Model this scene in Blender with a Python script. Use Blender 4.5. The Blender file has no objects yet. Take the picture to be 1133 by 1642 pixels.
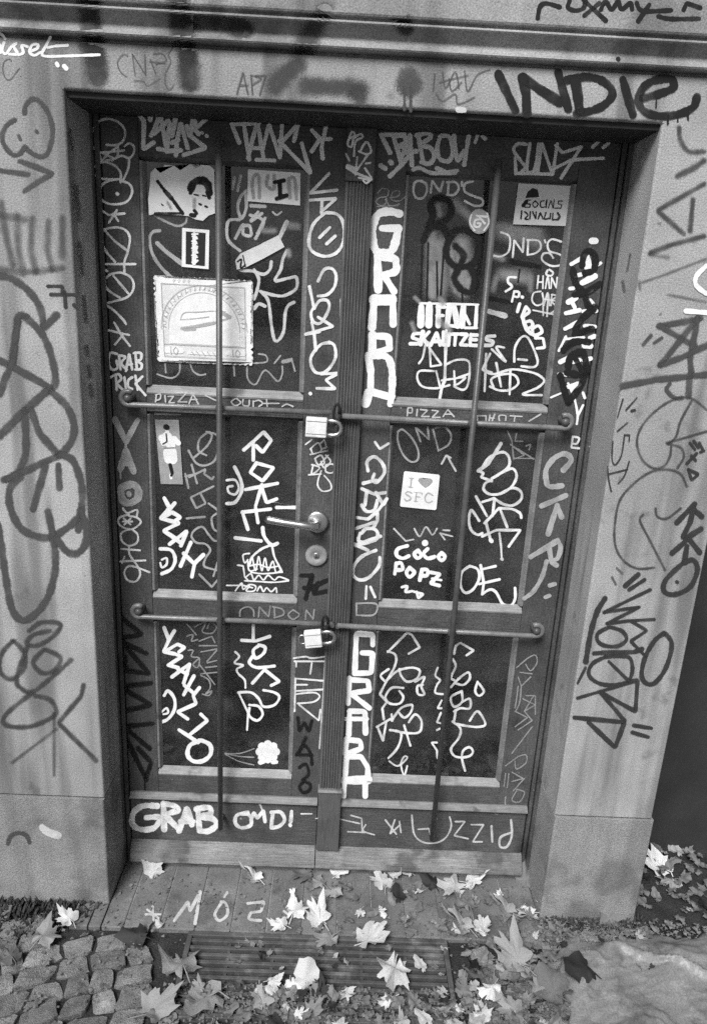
import bpy, bmesh, math, random
from mathutils import Vector, Matrix
from mathutils.bvhtree import BVHTree

random.seed(7)
scene = bpy.context.scene
COL = scene.collection

# ------------------------------------------------------------------ camera
FPX, CX, CY, IW, IH = 1150.0, 562.0, 821.0, 1133.0, 1642.0
CAM = Vector((0.0, -1.85, 1.722))
_y, _p, _r = (math.radians(v) for v in (-1.1099, 16.518, 2.9572))
_rt = Vector((math.cos(_y), math.sin(_y), 0))
FW = Vector((-math.sin(_y) * math.cos(_p), math.cos(_y) * math.cos(_p), -math.sin(_p)))
_up = _rt.cross(FW)
RT = _rt * math.cos(_r) + _up * math.sin(_r)
UP = _up * math.cos(_r) - _rt * math.sin(_r)
cd = bpy.data.cameras.new('camera')
cam = bpy.data.objects.new('camera', cd)
COL.objects.link(cam)
M = Matrix((RT, UP, -FW)).transposed().to_4x4()
M.translation = CAM
cam.matrix_world = M
cd.sensor_fit = 'VERTICAL'
cd.sensor_height = 36.0
cd.sensor_width = 36.0
cd.lens = FPX / IH * 36.0
cd.shift_x = (IW / 2 - CX) / IH
cd.clip_start, cd.clip_end = 0.05, 300
scene.camera = cam

# ------------------------------------------------------------------ light
SUN_EL, SUN_AZ = math.radians(48), math.radians(25)      # azimuth: towards the viewer's left of straight ahead of the wall
world = bpy.data.worlds.new('World')
scene.world = world
world.use_nodes = True
wn = world.node_tree
wn.nodes.clear()
w_out = wn.nodes.new('ShaderNodeOutputWorld')
w_bg = wn.nodes.new('ShaderNodeBackground')
w_bw = wn.nodes.new('ShaderNodeRGBToBW')                   # black-and-white film
w_sky = wn.nodes.new('ShaderNodeTexSky')
w_sky.sky_type = 'NISHITA'
w_sky.sun_disc = False
w_sky.sun_elevation = SUN_EL
w_sky.sun_rotation = math.radians(180) + SUN_AZ
w_sky.dust_density = 4.0
wn.links.new(w_sky.outputs[0], w_bw.inputs[0])
wn.links.new(w_bw.outputs[0], w_bg.inputs[0])
w_bg.inputs[1].default_value = 0.05
wn.links.new(w_bg.outputs[0], w_out.inputs[0])
sd = bpy.data.lights.new('sun', 'SUN')
sd.energy = 3.0
sd.angle = math.radians(24)
sun = bpy.data.objects.new('sun', sd)
COL.objects.link(sun)
_sd = Vector((-math.sin(SUN_AZ) * math.cos(SUN_EL), -math.cos(SUN_AZ) * math.cos(SUN_EL), math.sin(SUN_EL)))
sun.rotation_euler = _sd.to_track_quat('Z', 'Y').to_euler()
sun.location = _sd * 20
vs = scene.view_settings
vs.view_transform = 'Standard'
vs.look = 'None'
vs.gamma = 1
vs.exposure = 0.46
scene.cycles.use_denoising = False
scene.cycles.use_adaptive_sampling = True
scene.cycles.adaptive_threshold = 0.035
scene.cycles.transparent_max_bounces = 12
scene.cycles.max_bounces = 3
scene.render.filter_size = 1.9

# ------------------------------------------------------------------ helpers
def ray(px, py):
    return RT * ((px - CX) / FPX) - UP * ((py - CY) / FPX) + FW
def hit(px, py, axis, val):
    d = ray(px, py)
    return CAM + d * ((val - CAM[axis]) / d[axis])

def tag(o, label=None, cat=None, group=None, kind=None):
    for k, v in (('label', label), ('category', cat), ('group', group), ('kind', kind)):
        if v:
            o[k] = v
    return o
def link(name, me, mat=None, parent=None):
    o = bpy.data.objects.new(name, me)
    if mat is not None and me is not None and not me.materials:
        me.materials.append(mat)
    COL.objects.link(o)
    if parent is not None:
        o.parent = parent
        o.matrix_parent_inverse = parent.matrix_basis.inverted()
    return o
def empty(name, loc=(0, 0, 0)):
    o = bpy.data.objects.new(name, None)
    o.location = loc
    o.empty_display_size = 0.05
    COL.objects.link(o)
    return o
def mesh_of(bm, name, smooth=False):
    me = bpy.data.meshes.new(name)
    bm.to_mesh(me)
    bm.free()
    if smooth:
        for p in me.polygons:
            p.use_smooth = True
    return me
def box_bm(x0, x1, y0, y1, z0, z1, bev=0.0):
    bm = bmesh.new()
    vs_ = [bm.verts.new((x, y, z)) for x in (x0, x1) for y in (y0, y1) for z in (z0, z1)]
    for f in ((0, 1, 3, 2), (4, 6, 7, 5), (0, 4, 5, 1), (2, 3, 7, 6), (0, 2, 6, 4), (1, 5, 7, 3)):
        bm.faces.new([vs_[i] for i in f])
    bmesh.ops.recalc_face_normals(bm, faces=bm.faces)
    if bev:
        bmesh.ops.bevel(bm, geom=bm.edges[:], offset=bev, segments=2, affect='EDGES', profile=0.5)
    return bm
def box(name, x0, x1, y0, y1, z0, z1, mat, parent=None, bev=0.0):
    return link(name, mesh_of(box_bm(x0, x1, y0, y1, z0, z1, bev), name), mat, parent)
def prism_x(name, prof, x0, x1, mat, parent=None, mitre0=0.0, mitre1=0.0):
    """profile of (y, z) points extruded along x; mitre shifts end x with depth y"""
    bm = bmesh.new()
    a = [bm.verts.new((x0, y, z)) for y, z in prof]
    b = [bm.verts.new((x1, y, z)) for y, z in prof]
    n = len(prof)
    for i in range(n):
        j = (i + 1) % n
        bm.faces.new((a[i], a[j], b[j], b[i]))
    bm.faces.new(a[::-1]); bm.faces.new(b)
    bmesh.ops.recalc_face_normals(bm, faces=bm.faces)
    return link(name, mesh_of(bm, name), mat, parent)
def prism_z(name, prof, z0, z1, mat, parent=None):
    bm = bmesh.new()
    a = [bm.verts.new((x, y, z0)) for x, y in prof]
    b = [bm.verts.new((x, y, z1)) for x, y in prof]
    n = len(prof)
    for i in range(n):
        j = (i + 1) % n
        bm.faces.new((a[i], a[j], b[j], b[i]))
    bm.faces.new(a[::-1]); bm.faces.new(b)
    bmesh.ops.recalc_face_normals(bm, faces=bm.faces)
    return link(name, mesh_of(bm, name), mat, parent)
def tube_bm(bm, pts, rad, seg=12, cap=True, r_list=None):
    pts = [Vector(p) for p in pts]
    rings = []
    n0 = None
    for i, p in enumerate(pts):
        t = (pts[min(i + 1, len(pts) - 1)] - pts[max(i - 1, 0)]).normalized()
        if n0 is None:
            n0 = t.orthogonal().normalized()
        n0 = (n0 - t * n0.dot(t)).normalized()
        bvec = t.cross(n0)
        rr = r_list[i] if r_list else rad
        rings.append([bm.verts.new(p + (n0 * math.cos(a) + bvec * math.sin(a)) * rr) for a in (2 * math.pi * k / seg for k in range(seg))])
    for a, b in zip(rings, rings[1:]):
        for k in range(seg):
            f = bm.faces.new((a[k], a[(k + 1) % seg], b[(k + 1) % seg], b[k]))
            f.smooth = True
    if cap:
        bm.faces.new(rings[0][::-1]); bm.faces.new(rings[-1])
def tube(name, pts, rad, mat, parent=None, seg=12, r_list=None):
    bm = bmesh.new()
    tube_bm(bm, pts, rad, seg, True, r_list)
    bmesh.ops.recalc_face_normals(bm, faces=bm.faces)
    return link(name, mesh_of(bm, name), mat, parent)
def lathe_y(name, c, prof, mat, parent=None, seg=32):
    """turned shape around the y axis through c: profile of (radius, y)"""
    bm = bmesh.new()
    rings = []
    for r, y in prof:
        if r <= 1e-6:
            rings.append([bm.verts.new((c[0], c[1] + y, c[2]))])
        else:
            rings.append([bm.verts.new((c[0] + r * math.cos(2 * math.pi * k / seg), c[1] + y, c[2] + r * math.sin(2 * math.pi * k / seg))) for k in range(seg)])
    for a, b in zip(rings, rings[1:]):
        for k in range(seg):
            k2 = (k + 1) % seg
            if len(a) == 1 and len(b) == 1:
                continue
            if len(a) == 1:
                f = bm.faces.new((a[0], b[k2], b[k]))
            elif len(b) == 1:
                f = bm.faces.new((a[k], a[k2], b[0]))
            else:
                f = bm.faces.new((a[k], a[k2], b[k2], b[k]))
            f.smooth = True
    bmesh.ops.recalc_face_normals(bm, faces=bm.faces)
    return link(name, mesh_of(bm, name), mat, parent)

# ------------------------------------------------------------------ materials (black-and-white film: all greys)
class NT:
    def __init__(s, name):
        s.m = bpy.data.materials.new(name)
        s.m.use_nodes = True
        s.t = s.m.node_tree
        s.t.nodes.clear()
        s.out = s.t.nodes.new('ShaderNodeOutputMaterial')
    def n(s, kind, **kw):
        nd = s.t.nodes.new('ShaderNode' + kind)
        for k, v in kw.items():
            setattr(nd, k, v)
        return nd
    def set(s, sock, v):
        if hasattr(v, 'is_output'):
            s.t.links.new(v, sock)
        else:
            sock.default_value = v
    def math(s, op, a, b=0.0, c=0.0, clamp=False):
        nd = s.n('Math', operation=op, use_clamp=clamp)
        for i, v in enumerate((a, b, c)):
            s.set(nd.inputs[i], v)
        return nd.outputs[0]
    def noise(s, vec, scale, detail=2.0, rough=0.5, dist=0.0):
        nd = s.n('TexNoise')
        s.set(nd.inputs['Vector'], vec)
        nd.inputs['Scale'].default_value = scale
        nd.inputs['Detail'].default_value = detail
        nd.inputs['Roughness'].default_value = rough
        nd.inputs['Distortion'].default_value = dist
        return nd.outputs[0]
    def remap(s, v, a, b, c, d, smooth=False):
        nd = s.n('MapRange')
        if smooth:
            nd.interpolation_type = 'SMOOTHSTEP'
        s.set(nd.inputs[0], v)
        for i, q in enumerate((a, b, c, d)):
            s.set(nd.inputs[1 + i], q)
        return nd.outputs[0]
    def coord(s, which='Object', scale=None, rand=False):
        c = s.n('TexCoord').outputs[which]
        if rand:
            oi = s.n('ObjectInfo').outputs['Random']
            ad = s.n('VectorMath', operation='ADD')
            s.set(ad.inputs[0], c)
            cb = s.n('CombineXYZ')
            for i in range(3):
                s.set(cb.inputs[i], s.math('MULTIPLY', oi, 31.0 + 7 * i))
            s.set(ad.inputs[1], cb.outputs[0])
            c = ad.outputs[0]
        if scale:
            mp = s.n('Mapping')
            s.set(mp.inputs[0], c)
            mp.inputs['Scale'].default_value = scale
            c = mp.outputs[0]
        return c
    def bump(s, h, strength, dist):
        b = s.n('Bump')
        s.set(b.inputs['Height'], h)
        b.inputs['Strength'].default_value = strength
        b.inputs['Distance'].default_value = dist
        return b.outputs[0]

def surf(name, col, rough=0.75, grain=0.3, gscale=420, blotch=0.2, bscale=7.0, stretch=None, streak=0.0, bump=0.25, bdist=0.0012,
         metal=0.0, spec=0.3, rand=0.0, chips=None, dirt=None, runs=0.0, crack=0.0):
    """grey diffuse surface: fine grain, cloudy blotches, optional streaks along a stretched axis, chips (threshold, colour)"""
    s = NT(name)
    v = s.coord(rand=rand > 0)
    g = s.noise(v, gscale, 1.5, 0.6)
    val = s.math('MULTIPLY', col, s.remap(g, 0.25, 0.75, 1 - grain, 1 + grain))
    b = s.noise(v, bscale, 3.0, 0.6)
    val = s.math('MULTIPLY', val, s.remap(b, 0.3, 0.7, 1 - blotch, 1 + blotch))
    h = g
    if streak:
        sv = s.coord(scale=stretch)
        st = s.noise(sv, 60, 2.5, 0.65)
        val = s.math('MULTIPLY', val, s.remap(st, 0.3, 0.7, 1 - streak, 1 + streak))
        h = s.math('ADD', g, s.math('MULTIPLY', st, 2.0))
    if runs:
        rv = s.coord(scale=(7, 7, 0.55))
        rn = s.noise(rv, 1.6, 2.5, 0.65)
        val = s.math('MULTIPLY', val, s.remap(rn, 0.47, 0.68, 1.0, 1 - runs, True))
        pt = s.noise(v, 1.3, 2.5, 0.6, 0.4)
        val = s.math('MULTIPLY', val, s.remap(pt, 0.35, 0.65, 1 - runs * 0.45, 1 + runs * 0.3))
    if crack:
        wv = s.n('VectorMath', operation='ADD')
        s.set(wv.inputs[0], v)
        nn = s.n('TexNoise'); s.set(nn.inputs['Vector'], v); nn.inputs['Scale'].default_value = 7.0; nn.inputs['Detail'].default_value = 3.0
        sc = s.n('VectorMath', operation='SCALE'); s.set(sc.inputs[0], nn.outputs[1]); sc.inputs['Scale'].default_value = 0.22
        s.set(wv.inputs[1], sc.outputs[0])
        vo = s.n('TexVoronoi', feature='DISTANCE_TO_EDGE'); s.set(vo.inputs['Vector'], wv.outputs[0]); vo.inputs['Scale'].default_value = 2.3
        ln = s.remap(vo.outputs['Distance'], 0.0025, 0.009, 1.0, 0.0)
        mk = s.remap(s.noise(v, 2.1, 2.0, 0.5), 0.5, 0.6, 0.0, 1.0)
        val = s.math('MULTIPLY', val, s.math('SUBTRACT', 1.0, s.math('MULTIPLY', s.math('MULTIPLY', ln, mk), crack)))
    if dirt:
        d = s.noise(v, dirt[0], 3.5, 0.7)
        val = s.math('MULTIPLY', val, s.remap(d, dirt[1], dirt[1] + 0.12, 1.0, dirt[2], True))
    if chips:
        c = s.noise(v, chips[0], 3.0, 0.75)
        k = s.remap(c, chips[1], chips[1] + 0.02, 0.0, 1.0)
        mx = s.n('Mix', data_type='FLOAT')
        s.set(mx.inputs[0], k); s.set(mx.inputs[2], val); s.set(mx.inputs[3], chips[2])
        val = mx.outputs[0]
    if rand:
        oi = s.n('ObjectInfo').outputs['Random']
        val = s.math('MULTIPLY', val, s.remap(oi, 0, 1, 1 - rand, 1 + rand))
    bs = s.n('BsdfPrincipled')
    cb = s.n('CombineColor')
    for i in range(3):
        s.set(cb.inputs[i], val)
    s.set(bs.inputs['Base Color'], cb.outputs[0])
    bs.inputs['Roughness'].default_value = rough
    bs.inputs['Metallic'].default_value = metal
    bs.inputs['Specular IOR Level'].default_value = spec
    if bump:
        s.set(bs.inputs['Normal'], s.bump(h, bump, bdist))
    s.t.links.new(bs.outputs[0], s.out.inputs[0])
    return s.m

def paint(name, col, soft=0.18, ragged=0.25, opacity=1.0, dry=0.0, grain=0.12, rough=0.65, fade=0.3):
    """graffiti paint: the stroke's own edge profile (uv.x: 0 centre line, 1 rim) made ragged or sprayed soft"""
    s = NT(name)
    uv = s.n('UVMap', uv_map='edge').outputs[0]
    sx = s.n('SeparateXYZ')
    s.set(sx.inputs[0], uv)
    v = s.coord()
    n1 = s.noise(v, 240, 2.0, 0.6)
    n2 = s.noise(v, 900, 1.0, 0.5)
    e = s.math('ADD', sx.outputs[0], s.math('MULTIPLY', s.math('SUBTRACT', n1, 0.5), ragged))
    if soft > 0.4:
        e = s.math('ADD', e, s.math('MULTIPLY', s.math('SUBTRACT', n2, 0.5), 0.9))
    a = s.remap(e, 0.97 - soft, 0.97, 1.0, 0.0, True)
    a = s.math('MULTIPLY', a, opacity)
    if fade:
        fd = s.noise(v, 24, 1.5, 0.65)
        a = s.math('MULTIPLY', a, s.remap(fd, 0.36, 0.56, 1 - fade, 1.0, True))
    if dry:
        d = s.noise(v, 520, 2.0, 0.7)
        a = s.math('MULTIPLY', a, s.remap(d, 0.34, 0.58, 1 - dry, 1.0))
    val = s.math('MULTIPLY', col, s.remap(n2, 0.25, 0.75, 1 - grain, 1 + grain))
    bs = s.n('BsdfPrincipled')
    cb = s.n('CombineColor')
    for i in range(3):
        s.set(cb.inputs[i], val)
    s.set(bs.inputs['Base Color'], cb.outputs[0])
    bs.inputs['Roughness'].default_value = rough
    bs.inputs['Specular IOR Level'].default_value = 0.25
    s.set(bs.inputs['Alpha'], a)
    s.t.links.new(bs.outputs[0], s.out.inputs[0])
    return s.m

def glass_mat(name):
    s = NT(name)
    v = s.coord()
    film = s.math('ADD', s.math('MULTIPLY', s.noise(v, 5.0, 3.5, 0.65), 0.6), s.math('MULTIPLY', s.noise(v, 420, 1.0, 0.5), 0.4))
    film = s.remap(film, 0.4, 0.66, 0.12, 0.95)
    tr = s.n('BsdfTransparent'); tr.inputs[0].default_value = (0.5, 0.5, 0.5, 1)
    df = s.n('BsdfDiffuse'); df.inputs[0].default_value = (0.075, 0.075, 0.075, 1)
    gl = s.n('BsdfGlossy'); gl.inputs[0].default_value = (1, 1, 1, 1); gl.inputs[1].default_value = 0.035
    m1 = s.n('MixShader'); s.set(m1.inputs[0], film); s.set(m1.inputs[1], tr.outputs[0]); s.set(m1.inputs[2], df.outputs[0])
    fr = s.n('Fresnel'); fr.inputs[0].default_value = 1.6
    m2 = s.n('MixShader'); s.set(m2.inputs[0], fr.outputs[0]); s.set(m2.inputs[1], m1.outputs[0]); s.set(m2.inputs[2], gl.outputs[0])
    s.t.links.new(m2.outputs[0], s.out.inputs[0])
    return s.m

MT = {}
MT['plaster'] = surf('plaster', 0.36, 0.9, 0.36, 300, 0.14, 6.0, bump=0.6, bdist=0.002, dirt=(9, 0.6, 0.7), runs=0.5, chips=(15, 0.715, 0.2))
MT['stucco'] = surf('stucco_moulding', 0.31, 0.85, 0.36, 300, 0.2, 5.0, bump=0.5, bdist=0.002, dirt=(3.0, 0.5, 0.65), runs=0.3)
MT['plinth'] = surf('plinth_render', 0.28, 0.9, 0.4, 300, 0.18, 6.0, bump=0.8, bdist=0.003, dirt=(3.5, 0.52, 0.66), runs=0.25)
MT['dark_wall'] = surf('dark_recess', 0.035, 0.8, 0.3, 330, 0.2, 5.0, bump=0.4)  # much darker than the plaster
MT['wood_v'] = surf('door_paint_upright', 0.08, 0.5, 0.5, 240, 0.34, 6.0, (9, 9, 0.35), 0.3, 0.35, 0.0008, chips=(42, 0.7, 0.3), dirt=(5, 0.55, 0.62))
MT['wood_h'] = surf('door_paint_level', 0.082, 0.5, 0.5, 240, 0.34, 6.0, (0.35, 9, 9), 0.3, 0.35, 0.0008, chips=(42, 0.7, 0.3), dirt=(5, 0.55, 0.62))
MT['wood_worn'] = surf('worn_weatherboard', 0.2, 0.7, 0.45, 420, 0.3, 8.0, (0.25, 10, 10), 0.4, 0.5, 0.001, dirt=(6, 0.52, 0.5))
MT['bead'] = surf('pale_glazing_bead', 0.19, 0.55, 0.25, 420, 0.25, 12.0, (0.4, 9, 9), 0.3, 0.3, 0.0008, dirt=(9, 0.55, 0.5))  # paler than the stiles, rails and top bead
MT['sill'] = surf('sky_lit_sill', 0.25, 0.5, 0.25, 420, 0.25, 12.0, (0.4, 9, 9), 0.3, 0.3, 0.0008, dirt=(9, 0.55, 0.55))  # skylight caught by the sloping sills put into a paler colour
MT['soffit_shade'] = surf('soffit_shade_black', 0.03, 0.7, 0.3, 420, 0.25, 6.0, (0.35, 9, 9), 0.25, 0.3, 0.0008)  # near-black colour stands in for the shade of the soffit
MT['flute'] = surf('fluted_strip_paint', 0.1, 0.5, 0.3, 420, 0.2, 8.0, (14, 14, 0.3), 0.35, 0.3, 0.0008, chips=(45, 0.72, 0.3))
MT['glass'] = glass_mat('dirty_glass')
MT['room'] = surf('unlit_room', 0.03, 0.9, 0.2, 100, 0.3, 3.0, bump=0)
MT['iron'] = surf('grey_painted_iron', 0.085, 0.36, 0.25, 420, 0.2, 25.0, bump=0.3, spec=0.5, chips=(60, 0.72, 0.05))
MT['iron_pale'] = surf('top_lit_iron', 0.17, 0.34, 0.3, 420, 0.3, 25.0, bump=0.35, spec=0.6, chips=(60, 0.68, 0.05))  # paler copy of the iron: highlight along the bar tops put into the colour
MT['steel'] = surf('brushed_steel', 0.62, 0.33, 0.1, 500, 0.1, 40.0, bump=0.08, metal=1.0)
MT['rose'] = surf('dull_lock_plate', 0.3, 0.45, 0.25, 420, 0.2, 40.0, bump=0.2, spec=0.5)
MT['brass'] = surf('lock_casing', 0.86, 0.38, 0.12, 500, 0.12, 40.0, bump=0.1, metal=0.1)
MT['keyhole'] = surf('keyhole_black', 0.01, 0.6, 0.1, 300, 0.1, 10.0, bump=0)
MT['slab'] = surf('doorstep_stone', 0.165, 0.85, 0.4, 330, 0.25, 9.0, bump=0.6, bdist=0.002, rand=0.12, dirt=(5, 0.52, 0.7))
MT['cobble'] = surf('granite_cobble', 0.2, 0.8, 0.5, 360, 0.35, 18.0, bump=1.0, bdist=0.004, rand=0.35, dirt=(30, 0.55, 0.5))
MT['soil'] = surf('joint_soil', 0.035, 0.95, 0.6, 240, 0.4, 20.0, bump=1.0, bdist=0.006)
MT['grate'] = surf('cast_iron', 0.075, 0.6, 0.3, 420, 0.4, 20.0, bump=0.4, spec=0.5, dirt=(12, 0.5, 1.8))
MT['pit'] = surf('pit_shade_black', 0.012, 0.95, 0.2, 100, 0.2, 6.0, bump=0)  # black colour stands in for the shade of a deep pit
MT['moss'] = surf('moss', 0.05, 0.95, 0.5, 300, 0.4, 30.0, bump=0.6, rand=0.2)
MT['sheet'] = surf('grey_plastic', 0.21, 0.42, 0.3, 240, 0.2, 9.0, bump=0.3, bdist=0.0015, spec=0.35, dirt=(7, 0.52, 0.6))
MT['street'] = surf('street_paving', 0.16, 0.9, 0.4, 200, 0.3, 2.0, bump=0.3)
def leaf_mat(name, col):
    return surf(name, col, 0.6, 0.25, 420, 0.3, 45.0, bump=0.35, rand=0.22, dirt=(60, 0.6, 0.55))
MT['leaf_pale'] = leaf_mat('leaf_pale', 0.56)
MT['leaf_mid'] = leaf_mat('leaf_mid', 0.32)
MT['leaf_dull'] = leaf_mat('leaf_dull', 0.16)
MT['leaf_dark'] = leaf_mat('leaf_dark', 0.022)
MT['white'] = paint('white_paint', 0.88, 0.12, 0.14, 1.0, 0.0, 0.06, fade=0.1)
MT['chalk'] = paint('pale_dry_marker', 0.66, 0.2, 0.3, 0.95, 0.3)
MT['chalk_hi'] = paint('bright_dry_marker', 0.9, 0.18, 0.3, 1.0, 0.15, fade=0.12)
MT['light'] = paint('light_marker', 0.88, 0.2, 0.26, 0.98, 0.16, fade=0.35)
MT['grey'] = paint('grey_marker', 0.46, 0.22, 0.3, 0.92, 0.25)
MT['dim'] = paint('faint_grey_marker', 0.36, 0.25, 0.3, 0.88, 0.3)
MT['greyf'] = paint('grey_fat_marker', 0.44, 0.14, 0.15, 0.97, 0.1)
MT['black'] = paint('black_marker', 0.014, 0.16, 0.2, 1.0, 0.0)
MT['ink'] = paint('dark_ink', 0.04, 0.2, 0.25, 0.97, 0.1, fade=0.2)
MT['spray'] = paint('dark_spray', 0.075, 0.5, 0.25, 0.92, 0.0, 0.35)
MT['soft'] = paint('soft_dark_spray', 0.06, 0.75, 0.2, 0.8, 0.0, 0.2)
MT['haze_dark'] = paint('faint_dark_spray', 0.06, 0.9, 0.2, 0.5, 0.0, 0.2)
MT['haze_black'] = paint('black_spray_smear', 0.012, 0.55, 0.2, 0.97, 0.0, 0.2)
MT['haze_light'] = paint('pale_spray_mist', 0.36, 0.92, 0.2, 0.68, 0.0, 0.2)
MT['band'] = paint('broad_dark_spray', 0.03, 0.6, 0.25, 0.85, 0.0, 0.2)
MT['smear'] = paint('wiped_smear', 0.22, 0.95, 0.4, 0.22, 0.3, 0.2)
MT['pencil'] = paint('thin_dark_pencil', 0.09, 0.4, 0.3, 0.8, 0.3)
MT['sticker'] = surf('sticker_paper', 0.84, 0.6, 0.1, 420, 0.1, 20.0, bump=0.25, dirt=(40, 0.66, 0.6))
MT['sticker_grey'] = surf('sticker_grey', 0.66, 0.6, 0.12, 420, 0.1, 20.0, bump=0.1)
MT['sticker_print'] = surf('sticker_pale_print', 0.72, 0.6, 0.14, 420, 0.12, 30.0, bump=0.15)
MT['sticker_mid'] = surf('photo_paper', 0.36, 0.6, 0.3, 420, 0.15, 30.0, bump=0.1)
MT['sticker_black'] = surf('sticker_black', 0.02, 0.6, 0.2, 420, 0.1, 20.0, bump=0.1)

# ------------------------------------------------------------------ the setting: facade
WY, XL, XR, ZL = -0.16, -0.61, 0.65, 2.112
facade = empty('building_facade', (0, 0, 0))
tag(facade, 'pale rendered shopfront wall with a moulded cornice, covered in graffiti', 'building')
def arris(x, s, r=0.006, n=5):
    """rounded vertical corner of a wall at x; s=+1 when the wall lies towards -x"""
    return [(x - s * r + s * r * math.sin(q), WY + r - r * math.cos(q)) for q in (math.pi / 2 * k / n for k in range(n + 1))]
def pier(name, x0, x1, z0, z1, mat, dy=0.0, round0=False, round1=True):
    prof = []
    prof += arris(x0, -1)[::-1] if round0 else [(x0, WY)]
    prof += arris(x1, 1) if round1 else [(x1, WY)]
    prof = [(x, y + dy) for x, y in prof] + [(x1, 0.3), (x0, 0.3)]
    return prism_z(name, prof, z0, z1, mat, facade)
pier('wall', -2.4, XL, 0.361, ZL, MT['plaster'])
pier('wall', XR, 0.926, 0.361, ZL, MT['plaster'], 0, True, True)
pier('groove', -2.4, XL - 0.004, 0.354, 0.361, MT['plinth'], 0.012)
pier('groove', XR + 0.004, 0.922, 0.354, 0.361, MT['plinth'], 0.012, True, True)
pier('plinth', -2.4, XL - 0.001, -0.03, 0.354, MT['plinth'], -0.004)
pier('plinth', XR + 0.001, 0.932, -0.03, 0.354, MT['plinth'], -0.004, True, True)
box('wall', -2.4, XL, WY, 0.3, ZL, 2.2, MT['plaster'], facade)
box('wall', XR, 2.4, WY, 0.3, ZL, 2.2, MT['plaster'], facade)
prism_x('lintel', [(WY, 2.2)] + [(WY + 0.006 - 0.006 * math.cos(q), ZL + 0.006 - 0.006 * math.sin(q)) for q in (math.pi / 2 * k / 4 for k in range(5))] + [(0.3, ZL), (0.3, 2.2)], XL, XR, MT['plaster'], facade)
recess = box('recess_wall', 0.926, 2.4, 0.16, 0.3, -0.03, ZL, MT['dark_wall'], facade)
recess['label'] = 'dark recessed wall past the pier'
cprof = [(0.3, 2.2), (-0.16, 2.2), (-0.147, 2.2015), (-0.147, 2.2095), (-0.170, 2.2100), (-0.176, 2.2115), (-0.178, 2.2145), (-0.175, 2.219), (-0.168, 2.228), (-0.164, 2.2345),
         (-0.165, 2.2385), (-0.169, 2.243), (-0.175, 2.2475), (-0.182, 2.251), (-0.185, 2.2525), (-0.187, 2.255), (-0.185, 2.259),
         (-0.172, 2.2605), (-0.172, 2.2675), (-0.184, 2.2685), (-0.186, 2.272), (-0.186, 4.2), (0.3, 4.2)]
cornice = prism_x('cornice', cprof, -2.4, 2.4, MT['stucco'], facade)

# dark room behind the panes
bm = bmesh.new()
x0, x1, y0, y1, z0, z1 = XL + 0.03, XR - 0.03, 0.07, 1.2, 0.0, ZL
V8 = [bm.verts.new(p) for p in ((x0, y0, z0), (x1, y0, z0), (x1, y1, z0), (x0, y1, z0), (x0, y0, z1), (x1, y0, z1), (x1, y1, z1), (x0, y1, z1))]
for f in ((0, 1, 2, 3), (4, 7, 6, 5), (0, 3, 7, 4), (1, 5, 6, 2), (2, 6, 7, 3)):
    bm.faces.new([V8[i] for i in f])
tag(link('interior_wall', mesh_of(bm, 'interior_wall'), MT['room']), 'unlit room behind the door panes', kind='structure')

# ------------------------------------------------------------------ door frame
frame = empty('door_frame', (0, 0, 0))
tag(frame, 'dark painted timber frame round the double door', 'door frame')
box('post', XL - 0.02, -0.606, -0.012, 0.055, 0.0, ZL - 0.004, MT['wood_v'], frame, 0.002)
box('post', -0.604, -0.592, -0.004, 0.055, 0.0, ZL - 0.004, MT['wood_v'], frame, 0.002)
box('post', 0.640, XR + 0.02, -0.012, 0.055, 0.0, ZL - 0.004, MT['wood_v'], frame, 0.002)
box('post', 0.627, 0.638, -0.004, 0.055, 0.0, ZL - 0.004, MT['wood_v'], frame, 0.002)
box('head', -0.591, 0.626, 0.004, 0.055, 2.104, ZL - 0.001, MT['wood_h'], frame, 0.001)
box('soffit_shade_board', XL + 0.001, XR - 0.001, WY + 0.012, -0.013, ZL - 0.0125, ZL - 0.0005, MT['soffit_shade'], frame, 0.001)  # added board, its dark colour painting the shade under the lintel
box('threshold', -0.591, 0.626, -0.012, 0.055, -0.005, 0.017, MT['wood_worn'], frame, 0.003)

# ------------------------------------------------------------------ door leaves
ZT, ZB = 2.102, 0.022
GLASS_Y = 0.016
PANES = [(1.486, 2.010), (0.920, 1.412), (0.344, 0.823)]
SILL, BEADW = 0.023, 0.013
def frame_bead(parent, gx0, gx1, gz0, gz1):
    """glazing beads round one pane: a wide sloping sill bead and three narrow ones"""
    y_in, y_out = GLASS_Y - 0.001, 0.0012
    prism_x('sill_bead', [(y_in, gz0), (y_in, gz0 - SILL), (y_out - 0.002, gz0 - SILL), (y_out - 0.0035, gz0 - SILL + 0.005), (y_out + 0.002, gz0 - 0.011)], gx0 - BEADW + 0.001, gx1 + BEADW - 0.001, MT['sill'], parent)
    prism_x('glazing_bead', [(y_in, gz1), (y_in, gz1 + BEADW), (y_out, gz1 + BEADW), (y_out, gz1 + 0.008)], gx0 - BEADW + 0.001, gx1 + BEADW - 0.001, MT['wood_h'], parent)
    prism_z('glazing_bead', [(gx0, y_in), (gx0 - BEADW, y_in), (gx0 - BEADW, y_out), (gx0 - 0.007, y_out)], gz0 + 0.0005, gz1 - 0.0005, MT['bead'], parent)
    prism_z('glazing_bead', [(gx1, y_in), (gx1 + BEADW, y_in), (gx1 + BEADW, y_out), (gx1 + 0.007, y_out)], gz0 + 0.0005, gz1 - 0.0005, MT['bead'], parent)
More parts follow.
